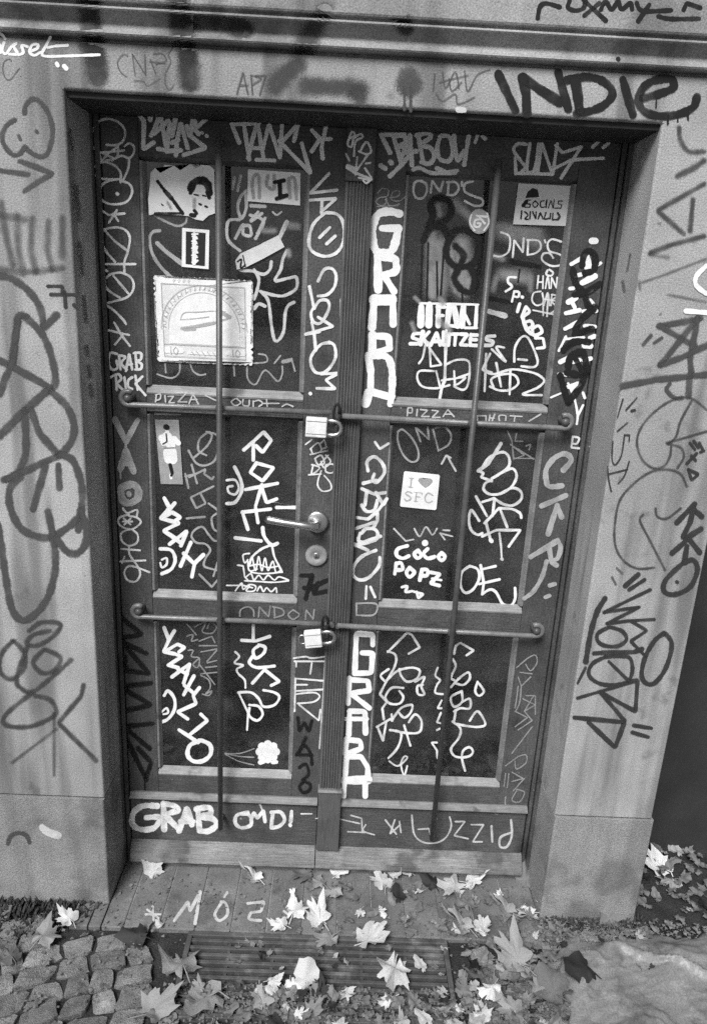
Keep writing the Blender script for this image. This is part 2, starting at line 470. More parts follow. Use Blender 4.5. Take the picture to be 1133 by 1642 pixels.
def door_leaf(x0, x1, g0, g1, label):
    t = empty('door_leaf', (x0, 0, ZB))
    tag(t, label, 'door')
    box('stile', x0, g0 - BEADW - 0.0005, 0, 0.045, ZB, ZT, MT['wood_v'], t, 0.0015)
    box('stile', g1 + BEADW + 0.0005, x1, 0, 0.045, ZB, ZT, MT['wood_v'], t, 0.0015)
    a, b = g0 - BEADW, g1 + BEADW
    box('rail', a, b, 0.0005, 0.044, PANES[0][1] + BEADW, ZT, MT['wood_h'], t, 0.001)
    box('rail', a, b, 0.0005, 0.044, PANES[1][1] + BEADW, PANES[0][0] - SILL, MT['wood_h'], t, 0.001)
    box('rail', a, b, 0.0005, 0.044, PANES[2][1] + BEADW, PANES[1][0] - SILL, MT['wood_h'], t, 0.001)
    box('rail', a, b, 0.0005, 0.044, ZB, PANES[2][0] - SILL, MT['wood_h'], t, 0.001)
    for z0, z1 in PANES:
        frame_bead(t, g0, g1, z0, z1)
        box('glass_pane', g0 - 0.006, g1 + 0.006, GLASS_Y, GLASS_Y + 0.004, z0 - 0.006, z1 + 0.006, MT['glass'], t)
    return t
door_l = door_leaf(-0.589, -0.006, -0.489, -0.113, 'door leaf with the lever handle and the perforated stamp sticker')
door_r = door_leaf(-0.003, 0.624, 0.139, 0.518, 'door leaf with the fluted strip and the heart sticker')
# kick boards, ledges and weatherboards
for t, a, b in ((door_l, -0.586, -0.020), (door_r, 0.051, 0.621)):
    box('kick_board', a, b, -0.0045, -0.0005, 0.088, 0.242, MT['wood_h'], t, 0.001)
    prism_x('ledge_moulding', [(-0.0006, 0.243), (-0.016, 0.243), (-0.019, 0.247), (-0.016, 0.252), (-0.006, 0.262), (-0.0006, 0.262)], a, b, MT['bead'], t)
prism_x('weatherboard', [(-0.0006, 0.026), (-0.034, 0.026), (-0.037, 0.032), (-0.032, 0.046), (-0.012, 0.083), (-0.0006, 0.087)], -0.588, -0.021, MT['wood_worn'], door_l)
prism_x('weatherboard', [(-0.0006, 0.026), (-0.034, 0.026), (-0.037, 0.032), (-0.032, 0.046), (-0.012, 0.083), (-0.0006, 0.087)], -0.018, 0.623, MT['wood_worn'], door_r)
# fluted cover strip with capital and base block
fl = []
mx0, mx1, nfl = -0.016, 0.048, 7
fl.append((mx0, -0.001)); fl.append((mx0, -0.018))
for i in range(nfl):
    xa = mx0 + 0.005 + (mx1 - mx0 - 0.010) * i / nfl
    w = (mx1 - mx0 - 0.010) / nfl
    for k in range(5):
        q = k / 4
        fl.append((xa + w * (0.12 + 0.76 * q), -0.021 + 0.0042 * math.sin(math.pi * q)))
fl.append((mx1, -0.018)); fl.append((mx1, -0.001))
prism_z('fluted_strip', fl, 0.31, 1.985, MT['flute'], door_r)
box('strip_capital', mx0 - 0.002, mx1 + 0.002, -0.025, -0.001, 1.986, 2.1, MT['wood_v'], door_r, 0.003)
box('strip_base', mx0 - 0.001, mx1 + 0.003, -0.026, -0.001, 0.0875, 0.296, MT['flute'], door_r, 0.002)
prism_x('strip_collar', [(-0.001, 0.297), (-0.028, 0.297), (-0.031, 0.303), (-0.026, 0.309), (-0.001, 0.309)], mx0 - 0.003, mx1 + 0.004, MT['bead'], door_r)

# ------------------------------------------------------------------ handle and lock
hc = hit(508.5, 838, 1, -0.012)
handle = empty('lever', tuple(hc))
rose = lathe_y('handle_rose', (hc.x, 0, hc.z), [(0.0, -0.0155), (0.012, -0.015), (0.018, -0.013), (0.025, -0.0125), (0.0295, -0.010), (0.0308, -0.004), (0.0308, -0.0005)], MT['steel'], door_l)
bm = bmesh.new()
lp = [(hc.x, -0.012, hc.z), (hc.x, -0.035, hc.z), (hc.x - 0.004, -0.047, hc.z), (hc.x - 0.014, -0.054, hc.z + 0.001), (hc.x - 0.04, -0.055, hc.z + 0.004), (hc.x - 0.085, -0.055, hc.z + 0.009), (hc.x - 0.127, -0.054, hc.z + 0.015), (hc.x - 0.133, -0.051, hc.z + 0.016)]
tube_bm(bm, lp, 0.009, 14, True, [0.0105, 0.0105, 0.0105, 0.0105, 0.0102, 0.0098, 0.0098, 0.007])
bmesh.ops.recalc_face_normals(bm, faces=bm.faces)
lev = link('lever_handle', mesh_of(bm, 'lever_handle'), MT['steel'], door_l)
bpy.data.objects.remove(handle)
lc = hit(507, 892, 1, -0.008)
lk = lathe_y('lock_rose', (lc.x, 0, lc.z), [(0.0, -0.007), (0.013, -0.007), (0.0145, -0.0088), (0.0265, -0.0085), (0.0298, -0.006), (0.0305, -0.0005)], MT['rose'], door_l)
lathe_y('lock_cylinder', (lc.x, 0, lc.z + 0.002), [(0.0, -0.0105), (0.0072, -0.0105), (0.0085, -0.0095), (0.0085, -0.007)], MT['steel'], lk)
box('key_slot', lc.x - 0.0011, lc.x + 0.0011, -0.0112, -0.0106, lc.z - 0.004, lc.z + 0.007, MT['keyhole'], lk)

# ------------------------------------------------------------------ bar grilles
BY = -0.05
def grille(xv, zv0, zv1, h, label):
    t = empty('window_grille', (xv, BY, zv0))
    tag(t, label, 'grille', 'iron bar grilles over the door leaves')
    tube('upright_bar', [(xv, BY, zv0), (xv, BY, zv1)], 0.0076, MT['iron'], t, 14)
    for zz in (zv0 + 0.012, zv1 - 0.012):
        tube('bar_fixing', [(xv, BY + 0.006, zz), (xv, -0.005, zz)], 0.006, MT['iron'], t, 10)
    for (xa, za, xb, zb, curl) in h:
        dx = -1 if curl == 'a' else 1
        pts = [(xa, BY + 0.016, za), (xb, BY + 0.016, zb)] if curl == 'a' else [(xb, BY + 0.016, zb), (xa, BY + 0.016, za)]
        # outer end turned up into a small scroll round its bolt
        end = Vector(pts[0]); oth = Vector(pts[1])
        d = (end - oth).normalized()
        c = end + Vector((0, 0, 0.017))
        curlp = [oth] + [end - d * 0.1, end - d * 0.02]
        for k in range(9):
            a = -math.pi / 2 + k * math.radians(27)
            curlp.append(c + Vector((d.x * math.cos(a) * 0.017, 0, math.sin(a) * 0.017)))
        tube('cross_bar', curlp, 0.0072, MT['iron_pale'], t, 12)
        lathe_y('bolt', (c.x, 0, c.z), [(0.0, -0.047), (0.006, -0.046), (0.0095, -0.042), (0.0105, -0.036), (0.0105, -0.0006)], MT['iron'], t, 14)
        tube('bar_eye', [(oth.x, BY + 0.01, oth.z - 0.002), (oth.x, -0.026, oth.z - 0.002)], 0.006, MT['iron'], t, 10)
        # weld knot at the crossing
        q = (xv - pts[0][0]) / (pts[1][0] - pts[0][0])
        zc = pts[0][2] + (pts[1][2] - pts[0][2]) * q
        lathe_y('weld', (xv, BY + 0.009, zc), [(0.0, -0.011), (0.008, -0.009), (0.0125, -0.003), (0.0125, 0.004), (0.009, 0.008)], MT['iron'], t, 12)
    return t
BY2 = BY + 0.016
def bz(px, py):
    return hit(px, py, 1, BY2)
a1, a2 = bz(206, 649), bz(531, 662)
b1, b2 = bz(543, 667), bz(904, 687)
c1, c2 = bz(223, 989), bz(533, 1001)
d1, d2 = bz(541, 1003), bz(858, 1020)
grille(-0.307, 0.175, 2.066, [(a1.x, a1.z, a2.x, a2.z, 'a'), (c1.x, c1.z, c2.x, c2.z, 'a')], 'round iron bars crossing the leaf with the lever handle')
grille(0.332, 0.165, 2.045, [(b1.x, b1.z, b2.x, b2.z, 'b'), (d1.x, d1.z, d2.x, d2.z, 'b')], 'round iron bars crossing the leaf with the heart sticker')

# ------------------------------------------------------------------ padlocks and their hasp links
def padlock(cx_, cz_, w, h, rot, label, upright):
    t = empty('padlock', (cx_, -0.05, cz_))
    tag(t, label, 'padlock', 'padlocks on the grille bars')
    R = Matrix.Translation((cx_, 0, cz_)) @ Matrix.Rotation(rot, 4, 'Y')
    bm = box_bm(-w / 2, w / 2, -0.062, -0.040, -h / 2, h / 2, 0.003)
    bm.transform(R)
    link('lock_body', mesh_of(bm, 'lock_body'), MT['brass'], t)
    for dz_ in (-0.32, 0.32):
        bm = box_bm(-w / 2 + 0.002, w / 2 - 0.002, -0.0626, -0.0622, h * dz_ - 0.0006, h * dz_ + 0.0006)
        bm.transform(R)
        link('seam', mesh_of(bm, 'seam'), MT['iron'], t)
    # shackle leaves the right side of the body
    rr = h * 0.36
    L = 0.018
    pts = [(w / 2 - 0.004, -0.051, rr), (w / 2 + L, -0.051, rr)]
    for k in range(1, 8):
        a = math.pi / 2 - k * math.pi / 8
        pts.append((w / 2 + L + rr * math.cos(a), -0.051, rr * math.sin(a)))
    pts += [(w / 2 + L, -0.051, -rr), (w / 2 - 0.004, -0.051, -rr)]
    pts = [R @ Vector(p) for p in pts]
    tube('shackle', pts, 0.0054, MT['steel'], t, 10)
    if upright:
        pts2 = [(-w / 2 + 0.003, -0.051, -rr * 0.6)]
        for k in range(0, 9):
            a = -math.pi / 2 - k * math.pi / 8
            pts2.append((-w / 2 - 0.006 + rr * 0.7 * math.cos(a), -0.051, rr * 0.75 * math.sin(a)))
        pts2.append((-w / 2 + 0.003, -0.051, rr * 0.6))
        tube('ring', [R @ Vector(p) for p in pts2], 0.0026, MT['steel'], t, 8)
    return t
p1 = hit(507, 685, 1, -0.051)
p2 = hit(502, 1024, 1, -0.051)
padlock(p1.x, p1.z, 0.053, 0.050, math.radians(1), 'bright padlock hanging sideways from the upper cross bars', False)
padlock(p2.x, p2.z, 0.047, 0.048, math.radians(-8), 'pale padlock with a ring under the lower cross bars', True)
for (px, py, ln) in ((540, 660, 0.045), (521, 997, 0.04)):
    q = hit(px, py, 1, -0.046)
    t = empty('chain', (q.x, -0.046, q.z))
    tag(t, 'short dark link joining the %s cross bars above its padlock' % ('upper' if py < 800 else 'lower'), 'chain')
    pts = [(q.x + 0.008 * math.cos(a), -0.046 + 0.004 * math.sin(a), q.z - 0.006 + ln * 0.55 * math.sin(a)) for a in (2 * math.pi * k / 16 for k in range(17))]
    tube('chain_link', pts, 0.0035, MT['keyhole'], t, 8)

# ------------------------------------------------------------------ graffiti: hand-drawn strokes laid on the surfaces
# Surfaces: each turns a sight line into a point and a normal on a real plane of the place.
FACE = Vector((0, -1, 0))
def plane_y(y):
    return lambda px, py: (hit(px, py, 1, y), FACE)
def plane_x(x, n):
    return lambda px, py: (hit(px, py, 0, x), Vector((n, 0, 0)))
_cm = cornice.data
_bvh = BVHTree.FromPolygons([v.co.copy() for v in _cm.vertices], [list(p.vertices) for p in _cm.polygons])
def on_cornice(px, py):
    d = ray(px, py).normalized()
    h = _bvh.ray_cast(CAM, d)
    if h[0] is None or h[0].z < 2.2005:
        return hit(px, py, 1, WY), FACE
    return h[0], (h[1] if h[1].dot(d) < 0 else -h[1])
SURF = {
    'W': (plane_y(WY), facade), 'C': (on_cornice, facade), 'P': (plane_y(WY - 0.004), facade),
    'RL': (plane_x(XL, 1), facade), 'RR': (plane_x(XR, -1), facade),
    'DL': (plane_y(0.0), door_l), 'DR': (plane_y(0.0), door_r),
    'GL': (plane_y(GLASS_Y), door_l), 'GR': (plane_y(GLASS_Y), door_r),
    'KL': (plane_y(-0.0045), door_l), 'KR': (plane_y(-0.0045), door_r),
    'M': (plane_y(-0.025), door_r), 'F': (plane_y(-0.029), door_r),
}
REG = {'A': (0, 0), 'B': (140, 170), 'C': (340, 170), 'D': (580, 170), 'E': (770, 270), 'G': (850, 0), 'H': (140, 560), 'I': (340, 570), 'J': (600, 500),
       'K': (560, 680), 'L': (720, 660), 'N': (160, 970), 'O': (340, 980), 'P': (580, 990), 'Q': (850, 400), 'R': (850, 800),
       'S': (0, 380, 2.982), 'T': (0, 820, 2.982), 'U': (350, 180, 2.8325), 'V': (0, 0, 1.988), 'X': (563, 0, 1.988), 'Y': (0, 1240, 1.988), 'a': (750, 180, 2.958), '0': (0, 0, 1.0)}
def parse(reg, txt, width):
    """strokes split by ';' : optional '~' for a flowing line, optional 'w<number>:' for its own width, then x,y pairs"""
    r = REG[reg]
    k = r[2] if len(r) > 2 else 4.0035
    out = []
    for s in txt.split(';'):
        s = s.strip()
        if not s:
            continue
        w = width
        if s[0] == 'w':
            a, s = s.split(':', 1)
            w = float(a[1:])
        s = s.strip()
        sm = s.startswith('~')
        pts = [tuple(float(q) for q in p.split(',')) for p in s.lstrip('~').split()]
        pts = [(r[0] + x / k, r[1] + y / k) for x, y in pts]
        out.append((sm, pts, w / k))
    return out
def flow(pts):
    """Catmull-Rom through the points"""
    P = [pts[0]] + list(pts) + [pts[-1]]
    out = []
    for i in range(1, len(P) - 2):
        p0, p1, p2, p3 = P[i - 1:i + 3]
        n = max(3, int(math.dist(p1, p2) / 1.6))
        for k in range(n):
            t = k / n
            out.append(tuple(0.5 * (2 * p1[j] + (p2[j] - p0[j]) * t + (2 * p0[j] - 5 * p1[j] + 4 * p2[j] - p3[j]) * t * t + (3 * p1[j] - p0[j] - 3 * p2[j] + p3[j]) * t ** 3) for j in (0, 1)))
    out.append(tuple(pts[-1]))
    return out
def cut(pts, w):
    """straight strokes with lightly rounded corners"""
    out = [pts[0]]
    for i in range(1, len(pts) - 1):
        a, b, c = pts[i - 1], pts[i], pts[i + 1]
        la, lc = math.dist(a, b), math.dist(b, c)
        d = min(0.45 * la, 0.45 * lc, max(0.5, w * 0.35))
        p = tuple(b[j] + (a[j] - b[j]) * d / max(la, 1e-6) for j in (0, 1))
        q = tuple(b[j] + (c[j] - b[j]) * d / max(lc, 1e-6) for j in (0, 1))
        for k in range(5):
            t = k / 4
            out.append(tuple((1 - t) ** 2 * p[j] + 2 * t * (1 - t) * b[j] + t * t * q[j] for j in (0, 1)))
    out.append(pts[-1])
    res = [out[0]]
    for a, b in zip(out, out[1:]):
        n = max(1, int(math.dist(a, b) / 4))
        for k in range(1, n + 1):
            res.append(tuple(a[j] + (b[j] - a[j]) * k / n for j in (0, 1)))
    return res
_rs = random.Random(3)
class Strokes:
    def __init__(s):
        s.v, s.f, s.uv = [], [], []
        s.k = 0
    def add(s, pts, w, surf, lift, cols=1):
        hw = max(w / 2, 0.45)
        q = [pts[0]]
        for p in pts[1:]:
            if math.dist(p, q[-1]) > 0.15:
                q.append(p)
        if len(q) == 1:
            q = [(q[0][0] - 0.2, q[0][1]), (q[0][0] + 0.2, q[0][1])]
        n = len(q)
        off0 = lift + 0.00001 * s.k
        s.k += 1
        ph = _rs.uniform(0, 6)
        rows = []
        for i, p in enumerate(q):
            a, b = q[max(i - 1, 0)], q[min(i + 1, n - 1)]
            tx, ty = b[0] - a[0], b[1] - a[1]
            l = math.hypot(tx, ty) or 1
            nx, ny = -ty / l, tx / l
            wob = 1 + 0.09 * math.sin(i * 0.37 + ph) + 0.05 * math.sin(i * 1.1 + 2 * ph)
            rows.append((p, nx, ny, hw * wob, off0 + 0.000008 * i / n))
        base = len(s.v)
        m = 2 * cols + 1
        for p, nx, ny, h, off in rows:
            for c in range(m):
                e = (c - cols) / cols
                P, N = surf(p[0] + nx * h * e, p[1] + ny * h * e)
                s.v.append(P + N * off)
                s.uv.append((abs(e), 0))
        for i in range(n - 1):
            for c in range(m - 1):
                a = base + i * m + c
                s.f.append((a, a + 1, a + m + 1, a + m))
        for end in (0, n - 1):
            p, nx, ny, h, off = rows[end]
            sg = 1 if end == 0 else -1
            tx, ty = -ny * sg, nx * sg          # outward
            ctr = base + end * m + cols
            rim = [base + end * m + (0 if sg == 1 else m - 1)]
            K = 7
            for k in range(1, K):
                a = math.pi * k / K
                ex, ey = -math.cos(a) * nx * sg, -math.cos(a) * ny * sg
                P, N = surf(p[0] + h * (ex + math.sin(a) * tx), p[1] + h * (ey + math.sin(a) * ty))
                s.v.append(P + N * off)
                s.uv.append((1, 0))
                rim.append(len(s.v) - 1)
            rim.append(base + end * m + (m - 1 if sg == 1 else 0))
            for a, b in zip(rim, rim[1:]):
                s.f.append((ctr, a, b))
    def disc(s, c, r, surf, lift):
        off = lift + 0.00001 * s.k
        s.k += 1
        P, N = surf(*c)
        s.v.append(P + N * off); s.uv.append((0, 0))
        b = len(s.v)
        K = 20
        for k in range(K):
            a = 2 * math.pi * k / K
            P, N = surf(c[0] + r * math.cos(a), c[1] + r * math.sin(a))
            s.v.append(P + N * off); s.uv.append((1, 0))
        for k in range(K):
            s.f.append((b - 1, b + k, b + (k + 1) % K))
    def build(s, name, mat, parent):
        me = bpy.data.meshes.new(name)
        me.from_pydata(s.v, [], s.f)
        lay = me.uv_layers.new(name='edge')
        for lp in me.loops:
            lay.data[lp.index].uv = s.uv[lp.vertex_index]
        return link(name, me, mat, parent)
_lift = {}
def graffiti(surf, mat, width, reg, txt, label=None, cols=1, lift=None, parent=None, name='graffiti_lettering'):
    sf, par = SURF[surf]
    st = Strokes()
    if lift is None:
        lift = _lift.get(surf, 0.0004)
    strokes = parse(reg, txt, width)
    if parent is None and name != 'smear':
        _lift[surf] = min(lift + 0.00001 * len(strokes) + 0.00002, 0.0032)
    fat = {'soft': 1.1, 'spray': 1.22, 'chalk_hi': 1.5, 'light': 1.32, 'ink': 1.32, 'haze_dark': 1.0, 'haze_black': 1.0, 'haze_light': 1.0, 'band': 1.0}.get(mat, 1.2)
    for sm, pts, w in strokes:
        w *= fat
        if len(pts) == 1:
            st.disc(pts[0], w / 2, sf, lift)
        else:
            st.add(flow(pts) if sm else cut(pts, w), w, sf, lift, cols)
    o = st.build(name, MT[mat], parent or par)
    if label:
        o['label'] = label
    return o
def patch(surf, reg, corners, mat, name, lift=0.0012, thick=0.0006, label=None, parent=None):
    """a flat sticker with real thickness on a surface, its outline given as photo points"""
    sf, par = SURF[surf]
    r = REG[reg]
    k = r[2] if len(r) > 2 else 4.0035
    P = [sf(r[0] + x / k, r[1] + y / k) for x, y in corners]
    bm = bmesh.new()
    a = [bm.verts.new(p + n * (lift - thick)) for p, n in P]
    b = [bm.verts.new(p + n * lift) for p, n in P]
    f0 = bm.faces.new(b)
    n_ = len(a)
    for i in range(n_):
        j = (i + 1) % n_
        bm.faces.new((a[i], a[j], b[j], b[i]))
    bmesh.ops.triangulate(bm, faces=[f0])
    bmesh.ops.recalc_face_normals(bm, faces=bm.faces)
    o = link(name, mesh_of(bm, name), MT[mat], parent or par)
    if label:
        o['label'] = label
    return o
g = graffiti

# --- lintel, cornice and the walls beside the door
for sf_, mt_, co_, tx_, lb_ in (
    ('C', 'band', 6, 'w50:139,-10 146,40 150,72', 'wide dark sprayed band over the cornice near the corner'),
    ('C', 'band', 6, 'w52:284,-10 292,45 300,84', 'wide dark sprayed band over the cornice above the leaf'),
    ('C', 'band', 6, 'w42:310,36 350,38 392,46', 'dark sprayed patch along the cornice'),
    ('C', 'band', 6, 'w42:642,30 650,44', 'dark sprayed blot on the cornice over the ball'),
    ('C', 'soft', 6, 'w44:520,20 500,50 486,84', 'faint slanting sprayed band on the cornice'),
    ('W', 'band', 2, 'w44:154,92 158,126', 'end of the first dark band on the lintel'),
    ('W', 'band', 2, 'w46:302,100 304,132', 'end of the second dark band on the lintel'),
    ('W', 'soft', 2, 'w42:478,104 452,120 444,138', 'faint slanting sprayed smear on the lintel'),
    ('W', 'soft', 2, 'w40:492,138 575,142', 'faint level sprayed smear on the lintel'),
    ('W', 'soft', 2, 'w30:572,150 578,158', 'dark oval spray spot on the lintel'),
    ('W', 'spray', 2, 'w40:655,124 655,136;w5:648,140 648,176;w5:658,140 658,178', 'dark sprayed ball with two drips on the lintel')):
    g(sf_, mt_, 30, '0', tx_, lb_, co_)
g('W', 'white', 17, 'A', '~0,215 20,228 36,250;~2,290 6,338;~28,275 16,322 40,346 75,302 110,278 92,300 114,346 62,348;~178,300 142,292 152,338 122,352;~190,332 240,312 245,286 210,290 192,332 222,356 262,336;~325,240 300,290 272,345 300,362 420,360 640,352;310,306 360,296 435,292;w24:366,408 374,422;w24:414,424 428,440', 'white handwriting ending in a long underline')
g('W', 'pencil', 9, 'A', '~75,395 65,380 30,395 20,450 40,505 70,510 95,480 125,440;135,490 137,491', 'small dark C beside the door corner')
g('W', 'spray', 34, 'A', '~160,725 165,680 200,640 240,640 290,690 325,760 340,840 330,920 300,990 260,1005 210,985 160,945;~160,945 130,985 90,995 50,960 20,910 20,850 50,800 95,770;w26:122,870 132,895;w24:235,840 242,850', 'dark sprayed heart shape lying on its side', 2)
g('W', 'spray', 38, 'A', '0,1095 110,1110 180,1120;130,1035 230,1070 340,1115 250,1165 160,1225', 'dark sprayed arrow', 2)
g('W', 'haze_dark', 19, '0', '2,325 10,380 22,425;28,345 30,400 38,438;52,350 50,400 58,436;78,355 76,400 84,432;100,350 100,410;~0,432 40,436 100,430;0,345 40,352', 'faded sprayed strokes', 2)
g('W', 'spray', 38, 'S', '~0,185 60,200 130,250 190,330 210,420;270,375 215,430;60,600 90,370 130,380;~120,380 200,460 250,580 265,700 220,740;0,590 80,630 240,720;85,400 60,600 20,690 0,750;w44:~220,740 120,830 0,950;~250,740 320,810 355,900 340,980 290,1040;150,830 190,940 280,1040;~120,830 125,950 120,1050 80,1130 30,1160;20,1160 120,1120 290,1040;~290,1040 350,1070 390,1180 392,1290 375,1400;220,1090 160,1300;~100,1150 50,1200 50,1290 100,1390 180,1432 250,1432 330,1385 380,1335;w32:280,1090 285,1200', 'big looping dark sprayed tag', 2)
g('W', 'spray', 38, 'T', '~-10,60 10,180 30,320 60,470 110,520 170,490 230,410 265,280 260,150 230,0;~270,130 320,190 370,200 410,150 410,60 385,0', 'lower loops of the big dark sprayed tag', 2)
g('W', 'ink', 15, 'S', '230,235 300,235 300,265;245,275 370,275;310,260 315,335;w18:355,325 358,328', 'small dark F beside the door')
g('W', 'soft', 32, 'T', '~240,570 160,590 130,630 180,640 250,600 290,540 200,530 140,570;~60,620 10,680 0,760 50,800 110,760 120,680 70,620;~210,660 160,720 200,770 260,760 290,700 220,660;~130,650 80,800 110,850 160,860 250,790 340,710;~150,870 30,970 30,1020 130,1030 220,1000 270,960 240,900 170,880;400,830 390,880 280,1010 460,1190', 'faded sprayed loops above the plinth', 2)
g('W', 'haze_dark', 28, 'T', '260,960 260,1260;270,1040 60,1200', 'faint sprayed lines above the plinth', 2)
g('P', 'spray', 15, 'Y', '~26,225 36,200 60,190 85,198 95,220', 'dark arc on the plinth', 2)
g('P', 'chalk', 22, 'Y', '135,172 150,186 185,198', 'pale scuff on the plinth')
g('W', 'pencil', 8, 'A', '~820,360 790,350 755,400 775,460 815,495;868,485 850,345 935,480 930,350;965,380 1000,475;960,395 1060,405;~985,345 1045,345 1065,390 1000,410;~1110,310 1082,345 1095,400 1062,470 1062,540 1090,575 1118,540;~860,520 920,520 950,550 1030,500', 'thin dark scrawl CNEY on the lintel')
g('W', 'pencil', 6, 'V', '755,300 775,230 790,300;765,272 790,272;800,240 805,300;~800,240 832,250 805,270;815,242 846,240 828,302', 'thin dark scrawl on the lintel')
g('W', 'pencil', 5, 'X', '~265,235 260,290;~290,228 300,280 330,230 342,282;280,262 370,240;~360,225 370,290 400,240 440,222;~270,300 290,322 330,300 340,332 392,310;~310,250 320,290 350,262', 'thin grey scrawl on the lintel')
g('W', 'chalk', 18, 'X', '340,350 358,352', 'pale paint dab on the lintel edge')
g('W', 'black', 26, 'X', '468,237 490,285 522,352;w29:545,248 556,300 558,362;w30:548,250 600,285 662,325;w25:658,232 668,270 690,348', 'thick black letters IN of INDIE')
g('W', 'black', 48, 'G', '~230,515 300,498 420,503 505,555 520,615 460,680 370,715 290,728;w60:285,520 300,600 312,715;w50:590,512 655,735;~720,630 830,600 910,565 905,512 840,505 760,530 702,590 692,660 740,722 850,745 960,728 1040,688 1065,622;w12:880,740 878,796;w10:940,735 942,780;w12:1005,715 1008,765;w10:805,640 802,690', 'thick black letters DIE of INDIE')
g('C', 'black', 28, 'G', '~45,118 60,45 100,22 185,45;~250,5 240,50 290,68 340,50 352,-10;340,0 480,132;440,20 345,100;~450,62 480,10 520,62 560,10 582,60 640,20 650,60;760,30 690,135;~680,20 720,70 900,66;~820,105 900,122 1080,120;980,64 1000,20 1085,50;w24:560,378 562,384', 'black handwriting above the cornice', 4)
g('W', 'soft', 44, 'G', '~950,820 960,900 1010,970 1110,972;w54:940,1130 1040,1080 1110,1030;1110,1180 810,1350 980,1500;1040,1280 1020,1480;770,1620 900,1570 1110,1515', 'dark sprayed arrows high on the pier', 2)
g('W', 'haze_dark', 30, 'Q', '1120,60 860,160 700,215;w40:690,205 700,255;880,290 1120,335;w46:760,30 880,50', 'faded sprayed wedge on the pier', 2)
g('RR', 'haze_dark', 26, 'Q', '640,30 620,140;w34:592,205 602,270', 'faint dark smudges on the reveal', 2)
g('W', 'white', 28, 'Q', '~1125,105 1062,170 1060,230 1125,285', 'white paint curve at the pier edge')
g('W', 'white', 32, 'Q', '995,395 1130,406', 'short white paint stroke at the pier edge')
g('W', 'spray', 42, 'Q', '820,490 1000,460 1090,440;830,490 1050,620;1070,440 830,740;1070,440 1020,700 1030,800;830,740 970,690 1140,608;w44:585,875 800,835 1140,800;w30:~890,860 870,900 920,950 970,952;1020,800 1010,940;w24:720,610 770,550;w22:790,600 840,565', 'dark sprayed star and crossbar on the pier', 2)
g('W', 'soft', 22, 'Q', '~1130,1030 1040,960 950,950 830,1010 720,1120 680,1230 710,1340 780,1400 850,1390 890,1330 900,1260;~1030,970 960,1100 930,1200 880,1245;870,1240 1130,1165;~880,1245 960,1270 980,1330 940,1400;~1000,1520 960,1440 870,1410 760,1430 650,1510 570,1610 540,1750 540,1890 590,1990 680,2045 790,2040;~720,1700 700,1740 760,1860 860,2055;~800,1660 810,1710 870,1725 960,1660', 'soft grey sprayed loops on the pier', 2)
g('W', 'ink', 9, 'Q', '590,960 555,1075;680,950 610,1030;w14:645,1035 665,1030;555,1165 620,1110;~525,1230 520,1340 540,1380 580,1320 600,1190;600,1190 632,1190 630,1230;500,1440 620,1410;~490,1390 500,1480 515,1550;~630,1360 600,1450 560,1500', 'thin dark scrawl on the pier beside the door')
g('W', 'ink', 16, 'Q', '1000,1372 1062,1308;1028,1322 1056,1352;1020,1240 1052,1282;1044,1228 1074,1270;1010,1410 1030,1480 1074,1440 1010,1410;1080,1240 1100,1280;1085,1300 1110,1290', 'small dark letters at the pier edge')
g('W', 'ink', 30, 'R', '935,150 1050,30;1040,60 1095,110;1042,60 1020,150 975,240;905,345 980,280 1010,240 1090,190;1020,262 1082,340;1000,300 984,400;w28:~985,400 870,510 850,580 890,610 960,600 1030,550 1068,450 1040,390 985,405;w18:935,528 940,532', 'dark marker letters KKO on the pier')
g('W', 'ink', 18, 'R', 'w26:605,555 688,482;w22:630,580 728,516;470,725 620,650 765,580;470,725 700,690 480,800 620,780 790,770;w22:~500,820 430,860 430,910 480,940 560,940 612,900 590,850 530,825 500,820;640,780 745,842 640,910 740,1012;w26:~850,860 790,910 730,1020 710,1130 740,1180 790,1180 850,1110 890,1010 902,920 870,870 850,860;w26:405,988 470,984 660,980 712,960;w22:~480,1010 400,1050 370,1110 400,1160 480,1190 600,1180 640,1140 650,1070 620,1010 480,1010;500,1040 622,1160;300,1275 640,1175;w24:640,1170 684,1160 670,1360 450,1240;w24:450,1240 600,1420;w26:280,1400 600,1430 540,1592 370,1430;w22:660,1450 772,1468;w22:650,1495 752,1525;w30:~475,635 425,720 385,850 352,1040;w16:350,1080 300,1180', 'dark marker tag written down the pier in quotes')
g('W', 'pencil', 16, 'R', '520,500 545,545;550,440 585,475', 'faint ticks on the pier')
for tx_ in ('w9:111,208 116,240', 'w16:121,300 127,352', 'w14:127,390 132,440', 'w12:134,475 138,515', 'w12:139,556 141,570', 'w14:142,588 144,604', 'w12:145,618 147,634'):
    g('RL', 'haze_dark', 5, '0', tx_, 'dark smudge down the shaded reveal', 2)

# --- top of the door
g('DL', 'chalk_hi', 22, 'B', '335,55 365,100 360,280 425,235;405,65 405,90;410,190 440,130 470,50 505,250;430,180 520,95;455,275 512,285 530,110 490,110;530,110 545,200 570,60;545,235 585,220;570,315 575,230 600,110 645,270;510,290 600,285;640,130 660,200 680,70 700,140 780,70;620,315 760,270 660,190;690,150 715,180;w16:735,170 740,175;w16:765,190 769,194', "pale chalky tag L'ATLAS on the top rail")
g('DL', 'chalk_hi', 20, 'C', '125,115 175,235;130,120 300,110;205,120 240,345;230,335 290,100 330,330;250,270 310,270;325,280 365,120 435,330;435,330 450,110;555,110 525,225;540,130 440,240;430,225 622,420;575,240 628,425;285,345 400,350', 'pale chalky tag TANK on the top rail')
g('DL', 'chalk_hi', 20, 'C', '730,135 702,270 710,335;640,155 700,220;760,212 690,215 640,290', 'chalky asterisk on the top rail')
